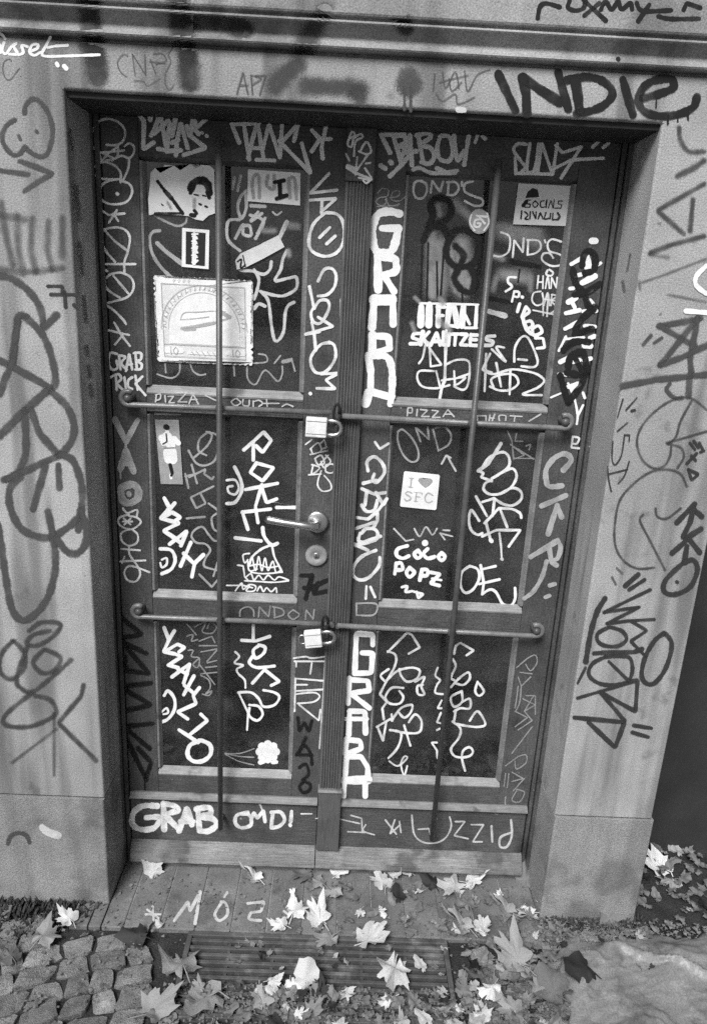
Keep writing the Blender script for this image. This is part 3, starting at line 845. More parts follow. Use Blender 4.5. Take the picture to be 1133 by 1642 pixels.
g('M', 'light', 12, 'C', '~880,200 900,165 915,190 880,210 870,250 895,260 905,210;~905,210 950,180 965,200 920,230 910,320;~950,290 990,230 1020,290 990,310 940,290;1000,310 930,410;930,330 920,440;~980,400 1020,470 940,460;~1020,470 990,495 970,480;860,310 880,350;w30:872,388 902,402;w16:866,395 910,425 1020,470;985,370 1015,365', 'small white scribble at the head of the fluted strip')
g('DR', 'chalk_hi', 22, 'D', '125,190 180,300;120,185 270,185;202,195 255,370;~205,195 265,192 276,232 225,265;~225,265 290,262 302,310 258,372 180,450;250,340 310,180 320,380;270,300 350,290;360,185 390,350;~350,190 420,175 440,200 380,250 440,270 462,330 430,370 380,360;~500,200 482,270 500,340 560,350 582,280 560,200 510,190;~590,190 600,300 615,350 652,290;685,190 655,378;w18:740,190 725,235;w18:772,195 790,210', 'pale chalky tag BABOU on the top rail')
g('DR', 'light', 26, 'D', '182,358 190,366;120,382 150,402;w22:~330,408 370,398 450,430 600,430;w24:480,400 545,428 610,415', 'white underline and dots beneath BABOU')
g('DR', 'chalk_hi', 12, 'a', '~275,152 235,150 215,180 245,225 270,262 248,288;222,215 226,292;~292,150 278,270 300,284 318,262 334,150;350,150 328,288;350,152 398,292;400,292 422,150;415,158 446,192 535,165;535,165 440,312;410,266 490,226 640,218;226,290 398,294;590,165 630,128;640,168 664,148', 'pale chalky tag SUN7 on the top rail')

g('DL', 'chalk', 2.2, '0', '546,480 545,560 543,640;541,702 537,780 532,880 528,960;522,1045 517,1130 512,1200', 'pale worn edge of the meeting stile')

# --- left leaf, outer stile
g('DL', 'light', 13, 'B', '~35,165 60,115 110,85 170,90 220,120 245,170 230,225 190,250 125,250;40,265 80,300 200,290 235,285;70,290 95,355;95,355 130,310 200,260;~120,350 190,330 200,270;~240,260 270,240 300,260 300,300 270,335 220,320 160,350;~55,390 70,370 120,360 180,385 215,430 215,490;~270,335 265,400 230,480;95,300 180,340;~50,440 80,460 120,470 220,470;~195,470 120,490 85,530 85,590 130,625 200,630 260,610 290,550 270,500 215,480;w20:193,563 196,566;85,665 140,700 240,690;190,670 140,750;170,690 200,740;~85,800 140,785 200,780 250,800 275,850 260,940 240,1000 240,1060;~95,800 90,860 120,930 180,1000;115,800 180,870 260,930;95,1015 310,1015;95,1045 130,1060;~150,1080 120,1110 120,1160 160,1200 210,1230;~150,1080 220,1070 280,1100 300,1150 285,1200 240,1235 110,1270;170,1090 220,1150 275,1215;~110,1270 170,1310 230,1370 250,1400;140,1440 270,1470;175,1390 220,1470 275,1540;230,1470 180,1530', 'thin pale tag of loops and stars written down the stile')
g('DL', 'white', 15, 'H', '~190,30 150,25 140,90 160,130 195,120 190,75;205,40 215,130;~205,40 245,50 220,90 255,130;250,140 270,30 290,130;255,100 290,95;310,20 320,130;~300,25 345,25 345,65 320,75 350,95 345,125 310,130;185,170 190,260;~150,180 200,160 220,190 195,220 230,260;240,180 250,255;~290,180 265,200 265,240 290,255;310,170 325,260;355,175 310,220 375,295', 'white marker lettering GRAB RICK')
g('DL', 'greyf', 34, 'H', '180,450 248,590;325,455 252,590;w14:248,590 250,645;w38:250,655 215,765;w38:250,655 300,785;w30:235,735 285,738;w12:215,780 216,828', 'fat grey letters V and A')
g('DL', 'greyf', 44, 'H', '~275,868 222,890 220,930 235,975 280,985 325,955 330,905 305,872 275,868;w34:268,925 272,932', 'fat grey ring with a dot')
g('DL', 'light', 11, 'H', '~230,1020 260,1050 320,1030 320,1070;~270,1060 210,1080 205,1120 250,1150 300,1150 345,1110 320,1080 270,1070;235,1085 280,1125;280,1085 240,1125;230,1105 290,1105;~270,1155 220,1180 225,1230 270,1260 320,1240 325,1190 290,1155;220,1280 340,1290;215,1360 375,1355;240,1330 225,1370;~270,1260 275,1320 330,1400 340,1450 310,1490 260,1480 240,1430 280,1390 400,1430', 'thin pale scribble under the fat ring')
g('DL', 'haze_black', 42, 'N', '130,70 200,130 270,190 140,210;150,240 300,310;160,260 320,440 170,420 160,330;150,520 330,500;160,540 330,640 160,680;150,780 340,760;180,800 320,920;160,830 300,1120;160,900 180,1110;250,920 330,1010 300,1100;w14:290,1110 292,1200', 'black sprayed letters down the lower stile', 2)

# --- left leaf, inner stile
g('DL', 'light', 18, 'C', '750,435 630,560 800,540;630,605 795,595 700,680;705,610 702,690;~720,690 650,760 622,860 640,930 720,965 800,940 845,860 840,750 800,695 730,685;690,845 755,780;735,885 790,835', 'pale marker letters VPO with an eyed ring')
g('DL', 'light', 17, 'C', '~680,1125 720,1050 770,1045 795,1090 785,1160 740,1210 680,1220;~625,1160 640,1230 655,1300;~655,1300 690,1250 740,1250 750,1300 700,1390 650,1385 635,1330 655,1290;680,1355 775,1415 600,1465;600,1465 690,1450;640,1390 655,1460 665,1570;~760,1520 700,1530 640,1600 635,1660 670,1712 735,1700 790,1620 785,1540 750,1515;700,1720 810,1715 730,1758 790,1815 672,1812;w22:630,1845 632,1847', 'pale marker tag written down the inner stile')
g('DL', 'light', 9, 'I', '600,570 640,540;~630,600 680,560 700,610 650,630 635,600;690,570 720,540 735,590 700,600;630,635 740,610;~660,660 700,640 720,690 680,700 660,660;~730,640 760,680 720,720 700,680;~640,700 690,720 640,760 650,700;690,700 745,640;~730,700 780,700 775,750 730,745 730,700;620,765 700,760;~700,740 680,800 680,840 710,870 760,860 760,820 720,770', 'thin pale scribble under the upper padlock')
g('DL', 'black', 26, 'I', '570,1410 640,1410 600,1560;640,1410 630,1470;650,1480 740,1440;680,1460 650,1530 735,1510;590,1490 640,1500', 'black marker letters under the lock')
g('DL', 'light', 10, 'O', '~525,300 600,290 640,300 720,290;530,320 722,320;540,320 540,355;640,330 630,400;535,430 530,640;535,430 715,445;540,470 610,470;540,510 715,500;~540,530 650,520 690,545 650,580 550,590;560,600 685,700 695,630', 'thin white letters under the lower padlock')
g('DL', 'haze_black', 28, 'O', '550,680 560,770 590,710 620,770 640,700;560,900 600,810;~540,920 590,860 630,910 640,980;560,920 640,920;~560,1000 600,980 620,1040 580,1080;~590,1090 560,1120 580,1160 620,1150 630,1110 590,1090', 'black sprayed letters low on the inner stile', 2)

# --- rails
g('DL', 'chalk', 9, 'H', '440,337 445,297;~440,292 470,287 470,317 445,327;500,297 505,337;520,302 555,302 525,342 560,342;570,277 640,277 585,337 640,337;655,347 680,287 715,352;665,322 705,322;760,297 835,332', 'chalk writing PIZZA on the rail above the upper bar')
g('DL', 'chalk', 9, 'I', '~150,277 125,297 150,322 185,302 160,277;~200,282 200,317 235,322 240,287;265,292 265,327;~265,297 300,287 325,307 300,327;350,282 355,327;335,307 430,307;~450,327 480,312 520,327', 'chalk writing OUDT on the rail above the upper bar')
g('DR', 'chalk', 9, 'J', '210,667 215,617;~215,617 240,617 240,647 215,647;275,627 270,667;295,627 340,632 300,672 350,672;370,632 410,637 370,677 420,677;440,672 470,627 510,672;450,657 495,657;660,697 660,667 715,667 715,697;735,697 740,662;755,697 770,657;740,682 765,682;~800,697 800,667 840,667 840,697;870,667 945,672;900,672 895,702;990,702 1065,657', 'chalk writing PIZZA OUOT on the rail')
g('DL', 'dim', 10, 'N', '~900,70 905,30 950,10 985,30 990,70;1020,75 1025,10 1085,75 1095,5;1120,10 1125,80;~1110,10 1170,25 1180,60 1120,80;~1240,30 1210,60 1240,90 1280,60 1240,30;1320,90 1325,30 1370,90 1375,30', 'faint grey writing OND ON on the middle rail')
g('KL', 'light', 32, 'N', '~370,1290 280,1290 220,1330 210,1400 260,1440 350,1430 385,1365 300,1365;410,1270 415,1440;~410,1275 480,1290 500,1320 430,1350 500,1430;510,1450 560,1300 592,1410;520,1390 600,1390;630,1310 640,1440;~620,1310 700,1300 710,1340 640,1360 720,1370 750,1410 700,1450 640,1450', 'pale fat letters GRAB on the kick board')
g('KL', 'light', 20, 'O', '~230,1290 160,1310 150,1360 190,1390 250,1370 240,1310 190,1300;250,1340 270,1290 290,1330 330,1280 340,1350;w10:300,1220 320,1270;390,1290 380,1390;~380,1290 440,1290 465,1340 430,1380 380,1390;510,1285 505,1350;500,1370 502,1375;w8:570,1300 640,1300', 'pale letters OMD! on the kick board')
g('KR', 'chalk', 10, 'P', '150,1300 220,1390;210,1300 180,1390 245,1330;240,1310 250,1380;320,1270 330,1380;~320,1300 340,1400 400,1445 480,1445 540,1410 572,1340 562,1280;360,1360 430,1355 440,1390;600,1310 660,1310 590,1400 680,1420;700,1330 780,1330 710,1440 770,1440;w14:830,1340 835,1440;w14:~955,1300 960,1400 930,1470 885,1470 890,1410 960,1380', 'chalk writing with mirrored letters on the kick board')
g('KR', 'chalk', 9, 'O', '870,1415 980,1420;890,1310 960,1330 962,1420;820,1335 945,1362;~985,1370 970,1410 1040,1435', 'chalk strokes beside the fluted base')
g('M', 'chalk', 8, 'O', '665,1330 775,1330;~690,1440 720,1400 740,1450 760,1420;780,1350 782,1460', 'chalk marks on the base block')

# --- right leaf stiles
g('DR', 'dim', 8, 'D', '~100,560 130,530 170,540 160,580 110,590 90,620 130,640 160,610 150,580;~180,590 230,580 240,550 200,550 190,600 240,610 280,580;100,645 230,640;~150,600 180,640 240,630', 'small faint scribble over GRARA')
g('DR', 'white', 48, 'D', '~240,692 180,678 110,692 72,760 68,860 92,930 140,945 190,930 218,860 232,785;w44:235,785 128,785;100,960 104,1180;w44:~112,972 205,978 218,1010 215,1060 140,1085;w42:140,1085 205,1190;w62:82,1245 190,1245;78,1250 64,1420;w42:198,1230 200,1400;w46:68,1470 66,1580;w40:70,1475 170,1480 178,1555;w40:178,1555 70,1590', 'fat white letters GRARA written down the upper stile')
g('DR', 'white', 30, 'U', '680,1105 692,1180 690,1270;~690,1105 765,1112 788,1180 786,1290;690,1268 775,1292;w38:682,1275 668,1322;w30:785,1290 780,1325', 'last fat white letter of the upper GRARA')
g('DR', 'light', 19, 'I', 'w14:1045,555 1075,600 1130,565;~1000,740 995,680 1040,650 1090,690 1105,750 1060,810 1030,800 1040,760;~1050,800 970,820;960,855 1040,890 1110,880;990,880 980,960;1050,880 1100,960 1120,920;~960,960 990,1000 1040,990 1060,930;930,1040 1000,1050 1060,1000 1060,1060 1030,1110;1060,1000 1120,920;920,1110 1040,1070;~950,1140 940,1190 1000,1200 1060,1170 1050,1120 990,1110 960,1140;1000,1200 910,1220 1080,1160;900,1205 1000,1250;~1050,1250 960,1290 910,1350 905,1410 950,1440 1010,1420 1070,1350 1075,1295;w14:990,1480 985,1560;w14:1015,1485 1045,1550', 'pale dense tag written down the stile between the cross bars')
g('DR', 'grey', 11, 'K', '45,1150 45,1225;~45,1150 160,1150 180,1180 150,1225 45,1225', 'grey letter D above the lower cross bar')
g('DR', 'white', 32, 'O', '1030,215 1030,150 925,142 915,400;915,398 1020,395 1030,268 962,266;880,430 872,590;880,438 1000,446 1008,508 892,525;892,528 1008,620;882,640 876,790;882,640 980,642 984,780;w26:850,690 990,690;862,820 852,910;862,822 950,832 958,880 865,915;862,930 852,1080;862,932 955,932 998,1000 1000,1080;w50:845,1085 998,1080;850,1100 842,1185;982,1100 982,1185', 'fat white letters GRARA written down the lower stile')
g('DR', 'greyf', 32, 'L', '~730,375 780,310 740,270 670,300 620,370 620,440 640,480 720,475;590,605 745,538;690,600 632,785;690,605 718,675;520,932 692,828;w28:~692,828 712,870 692,940 652,960 685,985;w28:640,880 650,950;w26:~622,960 592,1060 540,1150 480,1198;w24:642,1115 675,1105;w24:615,1190 640,1180', 'fat grey letters written down the outer stile')
g('DR', 'light', 12, 'L', '790,160 780,230 830,235;~790,160 830,170 815,205 790,205', 'small white letter above the fat grey letters')
g('DR', 'white', 26, 'E', 'w36:712,466 735,466;580,615 640,580;w44:674,570 690,645;w22:745,622 768,608;605,690 640,682;w36:650,735 730,692;w22:572,772 592,770;668,798 710,780;w34:562,858 610,832;580,850 602,892;545,930 632,910;700,848 722,872;660,920 738,914;540,1030 632,982;668,1012 732,1016;w16:545,1080 500,1170;w16:545,1095 660,1085;700,1088 728,1078;w40:665,1136 702,1140;w30:510,1242 560,1216;592,1242 632,1230;660,1232 704,1220;w20:500,1320 602,1332;w22:560,1402 622,1380;590,1412 632,1385;w16:655,1440 666,1472;w12:450,1470 520,1440;w14:~560,1380 600,1480 620,1580 615,1640;w14:655,1520 620,1592', 'white dashes beneath the black tag on the outer stile')
g('DR', 'black', 40, 'E', '~650,620 660,560 690,530 732,560 724,650 670,672;~590,650 610,740 660,800 690,880 722,912;762,740 690,790 600,812;730,890 650,960 605,1030;600,1062 712,1030;~530,1165 600,1112 690,1115;~560,1270 580,1200 650,1180 672,1240 664,1320 550,1312;~510,1330 540,1440 560,1500;560,1500 640,1400 682,1290;w30:600,1210 650,1300;w26:640,1060 700,1020', 'black marker tag written down the outer stile')
g('DR', 'dim', 8, 'P', '990,320 1060,260;~1060,260 1110,240 1120,290 1080,340 1050,300;1010,350 1090,360;1000,380 1020,440 1080,380;~1000,440 990,520 980,580;~1020,440 1010,540 985,600;1030,520 1110,560 1040,600 1100,500;1050,500 1110,500 1110,620;980,600 1060,640 980,700;1000,720 1090,660 1040,600;1090,700 960,870;920,950 1000,890;~1000,890 1050,880 1050,930 990,970 980,920;960,990 1030,1030;~920,1000 910,1080;~940,1000 930,1090;960,1050 1040,1030 970,1110;~990,1100 1040,1120 1010,1180 960,1170 990,1110;~920,1150 920,1200 960,1220', 'thin grey tag written down the lower outer stile')

# --- upper left pane
g('GL', 'chalk', 17, 'B', '945,460 935,530;985,450 965,545', 'pale quote marks on the upper pane')
g('GL', 'grey', 20, 'B', '~465,800 420,810 400,860 420,950 470,1030 540,1100;w26:450,880 500,930 608,1012;w14:~430,700 500,740 580,770 630,750 640,710', 'grey curves behind the small label')
g('GL', 'chalk', 19, 'C', '~225,540 185,580 165,650 190,720 220,650 215,560;~175,730 110,735 95,800 110,870 180,930;~150,850 200,760 200,820 250,830 240,770 200,770;~245,700 330,740 280,850;340,720 290,820;~295,680 250,740 320,690;w28:480,745 430,850;~480,930 455,980 440,1050 405,1120 490,1105 540,1100 540,1170 470,1215 400,1215 310,1190;~270,1050 300,1110 290,1180 270,1240;~310,1190 360,1250 380,1400 400,1500 430,1500 460,1440 470,1330 490,1280 525,1260;w22:~270,1300 300,1270 340,1285;w22:250,640 340,645;w12:~390,680 415,700 445,680;~160,1000 180,1050 260,1060 330,1080 370,1050 380,1000', 'pale looping tag on the upper pane')
g('GL', 'haze_light', 80, 'C', '500,768 545,772;w60:330,800 400,800;w50:490,930 495,960', 'pale spray spots on the upper pane', 2)
g('GL', 'grey', 10, 'H', '500,90 505,150;~595,90 590,150 540,185 450,160;~660,90 680,140 720,165 760,160;940,100 945,170', 'grey letters below the stamp')
g('GL', 'grey', 10, 'I', '~225,70 230,150 280,185 340,95 420,165 450,120 450,70;~300,-10 345,0 350,40 270,50;400,50 440,0;510,20 532,100;w22:455,40 500,30', 'grey zigzag beside the stamp')
# --- middle left pane
g('GL', 'grey', 13, 'H', '~770,535 720,580 715,650 765,680;~680,700 770,620 800,550 760,530 830,550 842,620 820,710 760,745 700,730 650,650;670,740 705,860;655,820 760,770 750,800 800,835 812,820;630,800 650,890;630,815 700,800;810,880 665,950 700,1020 760,990 730,930;~780,990 840,1040 800,1080 810,1150 840,1170;640,1085 755,1075;~840,1170 850,1210 820,1230 780,1190 740,1140 690,1160 670,1200 700,1240 760,1250 790,1290 760,1340 750,1390 800,1410 840,1420;850,1325 810,1455;720,1445 800,1525 850,1465', 'grey tag zigzagging down the middle pane')
g('GL', 'white', 23, 'H', '495,955 530,1020 470,1085 590,1115 490,1165 570,1215;530,1025 562,988;500,1070 545,1045 600,1078 565,1100;530,1250 640,1165 602,1260;550,1205 602,1242;665,1240 600,1390;620,1310 690,1380;745,1320 690,1372 672,1460', 'white marker letters LEAKY on the middle pane')
g('GL', 'white', 20, 'H', '~470,1280 540,1290 565,1350 540,1410 480,1440;w13:~480,1350 510,1340 510,1380 480,1400 470,1370', 'white marker swirl beside LEAKY')
g('GL', 'white', 21, 'I', '205,605 270,548 330,490 380,545 325,622 283,580;265,552 265,670;285,690 395,720 325,805 245,750 285,690;215,860 420,820;320,830 280,965;320,852 350,945 415,920;195,1005 375,985;195,1005 230,1115;280,980 295,1072;150,1170 315,1190;~325,1105 335,1160 380,1215 420,1205;w14:~385,1215 320,1240 260,1290 240,1340;w12:~385,1220 400,1290 430,1350 450,1390;415,975 545,975', 'white marker tag ROKEY written down the middle pane')
g('GL', 'white', 20, 'I', '~145,715 185,800 190,870 150,940 95,950;w14:~95,800 150,800 172,850 150,890 110,880 102,845 132,838', 'white marker swirl beside the upright bar')
g('GL', 'white', 9, 'I', '~240,1270 200,1280 210,1330 230,1310;165,1345 200,1350 210,1420 230,1440;~260,1300 280,1380 300,1290 320,1380 340,1300 360,1380 390,1320 410,1390 440,1380;~240,1350 300,1340 360,1360 430,1350;~220,1420 250,1400 270,1440 300,1410 330,1440 360,1410 400,1440 430,1420 490,1440;~210,1445 300,1450 400,1455 490,1445;~250,1390 330,1400 450,1390;~230,1320 240,1380 290,1370;95,1475 180,1475;~150,1510 190,1460 200,1500 240,1470 280,1480 270,1510 220,1510 240,1480;~290,1510 310,1480 330,1515 350,1490 380,1515 410,1490 415,1520;180,1470 260,1490', 'small dense white handwriting at the foot of the middle pane')
# --- lower left pane
g('GL', 'white', 21, 'N', '415,145 445,225 410,300 480,312;480,165 440,232;425,295 500,250 545,272 510,300;440,385 530,330 480,312;445,385 505,402;465,460 580,375 540,500;500,410 562,442;605,455 540,575;545,515 600,562;640,530 600,580 620,632 500,685 565,730;650,700 692,740 580,830;510,800 632,880;w25:~640,870 580,900 565,960 600,1000 660,1000 710,960 710,900 660,870 640,870', 'white marker letters LEAKY with a ring on the lower pane')
g('GL', 'white', 19, 'N', '~415,580 440,550 480,600 480,670 440,730 395,750;w12:~395,690 430,660 440,690 410,700', 'white marker swirl on the lower pane')
g('GL', 'dim', 9, 'N', '560,120 620,190;~610,140 680,110 660,170 720,180 750,140 710,110 690,150;~560,200 600,190 590,230 630,220;640,230 720,200 740,240;640,260 760,260;~570,290 600,290 590,330 640,340 630,400 600,380 640,340;650,300 760,280 690,360;690,370 770,350;680,400 770,390;640,380 740,510;650,440 760,430;~650,450 700,480 710,530 680,570 720,550 700,580 660,570', 'thin grey scrawl on the lower pane')
g('GL', 'white', 19, 'O', '265,80 265,190;190,185 280,190 370,160;~300,220 265,250 280,300 330,270 340,230 300,215;~260,290 240,330 290,360 400,350;340,370 260,460;340,375 432,450 380,475;w15:~330,505 400,520 432,550 400,600 330,610 300,560 250,520 170,520;w12:170,520 232,650 225,760;w15:~240,600 300,610 325,660 290,700 240,670 240,620;w12:~150,260 175,290 145,330 200,345 160,370 170,400 210,440 215,490', 'white marker tag YOUR on the lower pane')
fl_ = ';'.join('w48:%d,%d' % (358 + 52 * math.cos(a), 900 + 48 * math.sin(a)) for a in (math.pi * 2 * k / 8 for k in range(8))) + ';w70:358,900;w26:310,968 330,962;w26:390,968 412,966'
g('GL', 'white', 40, 'O', fl_, 'white paint blot shaped like a flower')
g('GL', 'grey', 7, 'O', '~85,910 180,910 270,880;~85,910 180,930 270,935;~85,915 170,960 270,985', 'thin trailing lines beside the flower blot')

# --- upper right pane
g('GR', 'haze_light', 90, 'D', 'w230:480,900 480,1180;w200:640,880 640,1180;w150:900,1080 1050,1100;w190:900,800 1120,850;w110:600,620 700,720;w90:450,800 440,980;w80:560,900 600,1180;w90:870,770 1130,810;w70:840,960 900,980;w60:490,640 500,700;w80:680,1120 690,1180;w60:860,1100 840,1180;w60:960,1080 1000,1090;w60:1080,1100 1080,1180;w80:440,1080 450,1220', 'pale sprayed mist on the upper pane', 2)
g('GR', 'haze_black', 60, 'D', '~430,780 452,700 440,630 480,590 540,600 572,650 552,720 480,760;~395,860 440,790 520,780 560,850 600,800 680,800 752,860 742,960 700,1020 600,1030 540,950 560,850;~600,900 650,960 622,1040 592,1110 640,1180 702,1190 722,1100 690,1030;w44:960,1000 1140,1032;w36:820,1235 960,1262', 'black sprayed figure with drips on the upper pane', 2)
g('GR', 'haze_black', 18, 'D', '388,880 376,1260;425,880 415,1270;480,1000 484,1260;522,960 502,1260;640,1180 650,1330;1010,1050 1000,1130', 'black drips under the sprayed figure', 2)
g('GR', 'light', 13, 'D', '~385,480 340,490 330,550 350,590 390,590 415,550 410,500 370,480;440,555 450,480 500,550 520,485;555,490 550,565;~545,490 600,490 620,530 590,570 545,570;640,490 640,512;~710,485 660,500 660,550 720,580 770,600 770,635 720,640 660,610', "pale letters OND'S at the top of the pane")
g('GR', 'light', 11, 'E', "~130,410 185,440 180,530 130,565 85,560;205,570 215,460 270,540 275,450;305,460 300,555;~300,460 370,465 385,510 350,545 300,555;410,460 415,476;~515,470 460,455 430,480 440,530 500,550 535,580 510,620 450,625 395,590 400,550 440,545 465,575", "pale letters OND'S under the grey square sticker")
g('GR', 'light', 9, 'E', 'w11:~440,650 465,670 450,690 420,680 428,655;370,690 362,770;400,690 398,770;365,730 400,730;~415,770 430,695 440,770;450,770 455,700 485,770 490,700;500,700 498,760;~385,790 340,800 330,850 360,880 400,860 395,800;~405,880 430,800 440,880;450,880 455,810;~455,810 490,820 455,850 490,890;335,910 480,940;400,870 400,945;430,820 425,950;410,840 480,850;450,930 485,905', 'small white block of writing beside the bead')
g('GR', 'white', 19, 'E', 'w15:~225,700 180,700 175,730 200,760 160,790;w14:200,855 215,790;w14:~215,790 245,795 240,825 210,820;265,825 268,827;250,870 235,920;290,890 265,950;~290,890 312,920 265,955;~280,990 320,980 332,1010 292,1030 280,1000;~330,1030 370,1010 392,1050 342,1070 330,1030;w24:~270,960 285,1010 310,1050 360,1080;w16:350,1090 400,1090 410,1150 360,1155', 'white letters SPID881 on the upper pane')
g('GR', 'light', 13, 'E', '~215,1240 220,1150 260,1085 300,1085 340,1160 365,1240 340,1275 260,1270;240,1225 295,1230;35,1190 25,1430;60,1190 10,1290 70,1310;~70,1160 160,1240 100,1150 150,1150;100,1250 130,1400;~80,1400 70,1350 150,1320 220,1330 240,1380 190,1420 120,1425 60,1400;190,1300 185,1450;~10,1290 80,1320 200,1290 330,1310 390,1340 405,1370 360,1410 270,1450 390,1455', 'pale tag with a pointed loop on the upper pane')
g('GR', 'chalk', 34, 'E', '55,918 155,946', 'pale spray dash on the upper pane', 2)
g('GR', 'white', 40, 'D', '380,1290 376,1405;432,1275 428,1405;w32:490,1280 488,1410;w20:480,1290 530,1290;w20:480,1345 520,1345;w36:560,1290 545,1410;w34:590,1290 612,1410;w36:650,1285 640,1410;w18:690,1400 660,1340;w14:370,1266 745,1275;w22:735,1280 728,1420;w16:660,1424 735,1424;w20:560,1410 620,1415', 'stencilled white block letters IEAK')
g('GR', 'white', 21, 'D', '380,1460 332,1460 322,1488 370,1503 360,1526 310,1526;w26:390,1450 376,1530;430,1450 392,1490 420,1532;440,1535 480,1452 500,1535;455,1510 500,1510;522,1450 516,1533 548,1533;560,1460 553,1535;572,1464 622,1464;600,1464 594,1535;632,1464 676,1466 628,1533 672,1535;698,1466 692,1535;698,1470 738,1470;692,1500 732,1500;690,1535 736,1537;850,1476 802,1478 796,1500 842,1511 832,1536 785,1536', 'stencilled white block letters SKALITZERS')
g('GR', 'haze_light', 50, 'D', '340,1230 365,1255;320,1395 335,1440;w60:500,1240 520,1260;w70:500,1380 560,1440', 'pale spray flecks round the stencilled letters', 2)
g('GR', 'light', 12, 'J', '~285,330 310,290 330,200 350,210 360,350;350,230 430,340 360,350;~455,340 520,310 590,310 610,350 600,460 570,500 510,480;~380,380 290,380 275,430 310,480 400,490 480,470;395,380 420,480;w17:460,120 450,440 430,490 415,572;~430,440 500,430 580,420 540,460 510,470;510,380 515,470;540,420 600,400', 'pale looping tag below the stencilled letters')
# --- middle right pane
g('GR', 'grey', 12, 'J', '~150,770 180,755 240,810 280,890 275,950 230,960 180,910 150,830 150,780;265,745 295,832;270,745 350,820 340,740;375,755 410,890;~390,745 450,740 490,790 475,850 410,890', 'grey letters OND on the middle pane')
g('GR', 'chalk', 12, 'J', '430,975 460,920 488,936;465,922 520,1020', 'small pale arrow on the middle pane')
g('GR', 'light', 15, 'J', 'w19:810,845 730,975 665,1020;665,1020 700,1035 682,1060 750,1085;~690,1000 740,930 820,900 860,930 860,990 800,1040 750,1070;~800,1040 880,1005 910,1050 880,1120 810,1165 740,1170 700,1140 710,1100 750,1080;~810,1165 880,1130 935,1150 940,1200 890,1240 830,1235 770,1200;650,1185 720,1310;690,1220 770,1195 755,1310;705,1355 740,1320 800,1255 850,1380;715,1355 745,1470;~670,1340 620,1272 605,1340 620,1400 660,1430 690,1420;690,1440 780,1400 935,1400 860,1505;~810,1260 880,1265 930,1290 940,1320;w11:800,1420 810,1500 815,1580;w22:745,1465 750,1470;w20:815,1585 818,1588', 'white marker tag BORST on the middle pane')
g('GR', 'dim', 9, 'J', '850,760 880,830 890,940 1020,940;870,850 960,920 890,945;870,850 1020,945;910,780 900,830 950,830;970,860 1000,850 990,885', 'thin grey scrawl in the corner of the middle pane')
g('GR', 'chalk', 10, 'J', '125,1390 200,1470 250,1460;~255,1390 290,1440 330,1380 370,1430 400,1390;420,1420 500,1440;420,1420 450,1460;440,1400 480,1402', 'thin pale scrawl above COCO')
g('GR', 'white', 22, 'K', 'w38:484,762;~370,780 310,800 302,840 340,860 380,845;~440,810 415,830 435,860 460,840 440,810;~500,800 475,830 500,860 545,850;~590,825 570,850 590,875 612,850 590,825;290,960 300,892;~300,895 330,890 340,930 300,935;~385,920 365,950 385,980 415,950 385,920;450,1000 465,932;~465,932 500,935 495,970 460,970;520,950 580,960 520,1020 575,1035;w16:530,990 588,1000;w16:~335,1045 370,1040 360,1075 400,1070;w16:400,1070 472,1090 440,1115 430,1075', 'white marker writing COCO POPZ')
g('GR', 'white', 16, 'K', '~770,910 720,950 710,1030 740,1080 790,1060 830,990 820,930 770,910;840,905 860,1020 850,1090;850,930 935,910;830,1025 960,995;~850,1090 900,1060 940,1080 980,1150 1030,1165 1060,1120 1060,1050', 'white marker letters OE on the middle pane')
# --- lower right pane
g('GR', 'light', 13, 'P', '165,220 290,95 320,110 370,190 300,230;~165,215 215,240 210,310 150,420;~150,410 120,370 170,330;~160,400 230,340 320,320 370,340 350,390 290,410 250,370 240,330;~340,410 400,380 380,440 400,490 360,490 355,440 390,430;~265,450 190,450 150,510 180,550 240,550 265,510 240,470;150,420 115,490 160,540 130,580 140,650;~190,660 250,580 320,560 310,610 270,640 230,600;190,620 195,660;95,700 180,650;100,700 135,790 155,670;~300,670 340,620 380,660 370,730 300,740 180,720;~180,720 250,740 230,830 170,900;270,690 310,820;w10:~175,920 230,950 290,900 270,890 250,940 270,1010 290,950', 'pale curly tag on the lower pane beside GRARA')
g('GR', 'light', 13, 'P', '590,230 600,180 630,160 715,210 670,240;~580,265 600,310 570,380 590,400;~570,445 620,390 680,350 690,390 650,430 600,420;~640,470 570,510 590,570 640,540 640,480;~640,540 690,520 690,580 630,580 590,600;600,600 590,660;~580,665 630,710 620,770 570,840 600,890 680,890 710,860 690,830 650,850 640,900 660,980;~690,660 740,600 790,680 740,700 650,690 610,680;~740,410 780,470 750,500 725,470 740,410;w11:~485,320 470,370 500,400 480,430 470,480 520,490;w11:510,530 485,580 520,580;w11:505,610 480,670 520,680;w11:480,720 500,710;w11:480,800 445,800 480,850 485,900', 'pale curly tag on the lower pane behind the upright bar')

_gr = random.Random(5)
for sf_, x0_, x1_, y0_, y1_ in (('GL', 255, 470, 680, 940), ('GR', 640, 830, 690, 960), ('GL', 262, 455, 1010, 1225), ('GR', 605, 800, 1030, 1240), ('GL', 240, 475, 270, 610)):
    for k in range(5):
        x, y = _gr.uniform(x0_ + 15, x1_ - 15), _gr.uniform(y0_ + 15, y1_ - 15)
        g(sf_, 'smear', 30, '0', 'w%d:%.0f,%.0f %.0f,%.0f' % (_gr.randint(18, 40), x, y, x + _gr.uniform(-14, 14), y + _gr.uniform(-14, 14)), 'wiped smear on the glass', 2, 0.00036, name='smear')

# ------------------------------------------------------------------ stickers (flat print built on real paper thickness)
LS = 0.0044
def inner(surf, parent, mat, width, reg, txt, k=0):
    return graffiti(surf, mat, width, reg, txt, None, 1, LS + 0.0007 + 0.0004 * k, parent, 'print_lettering')
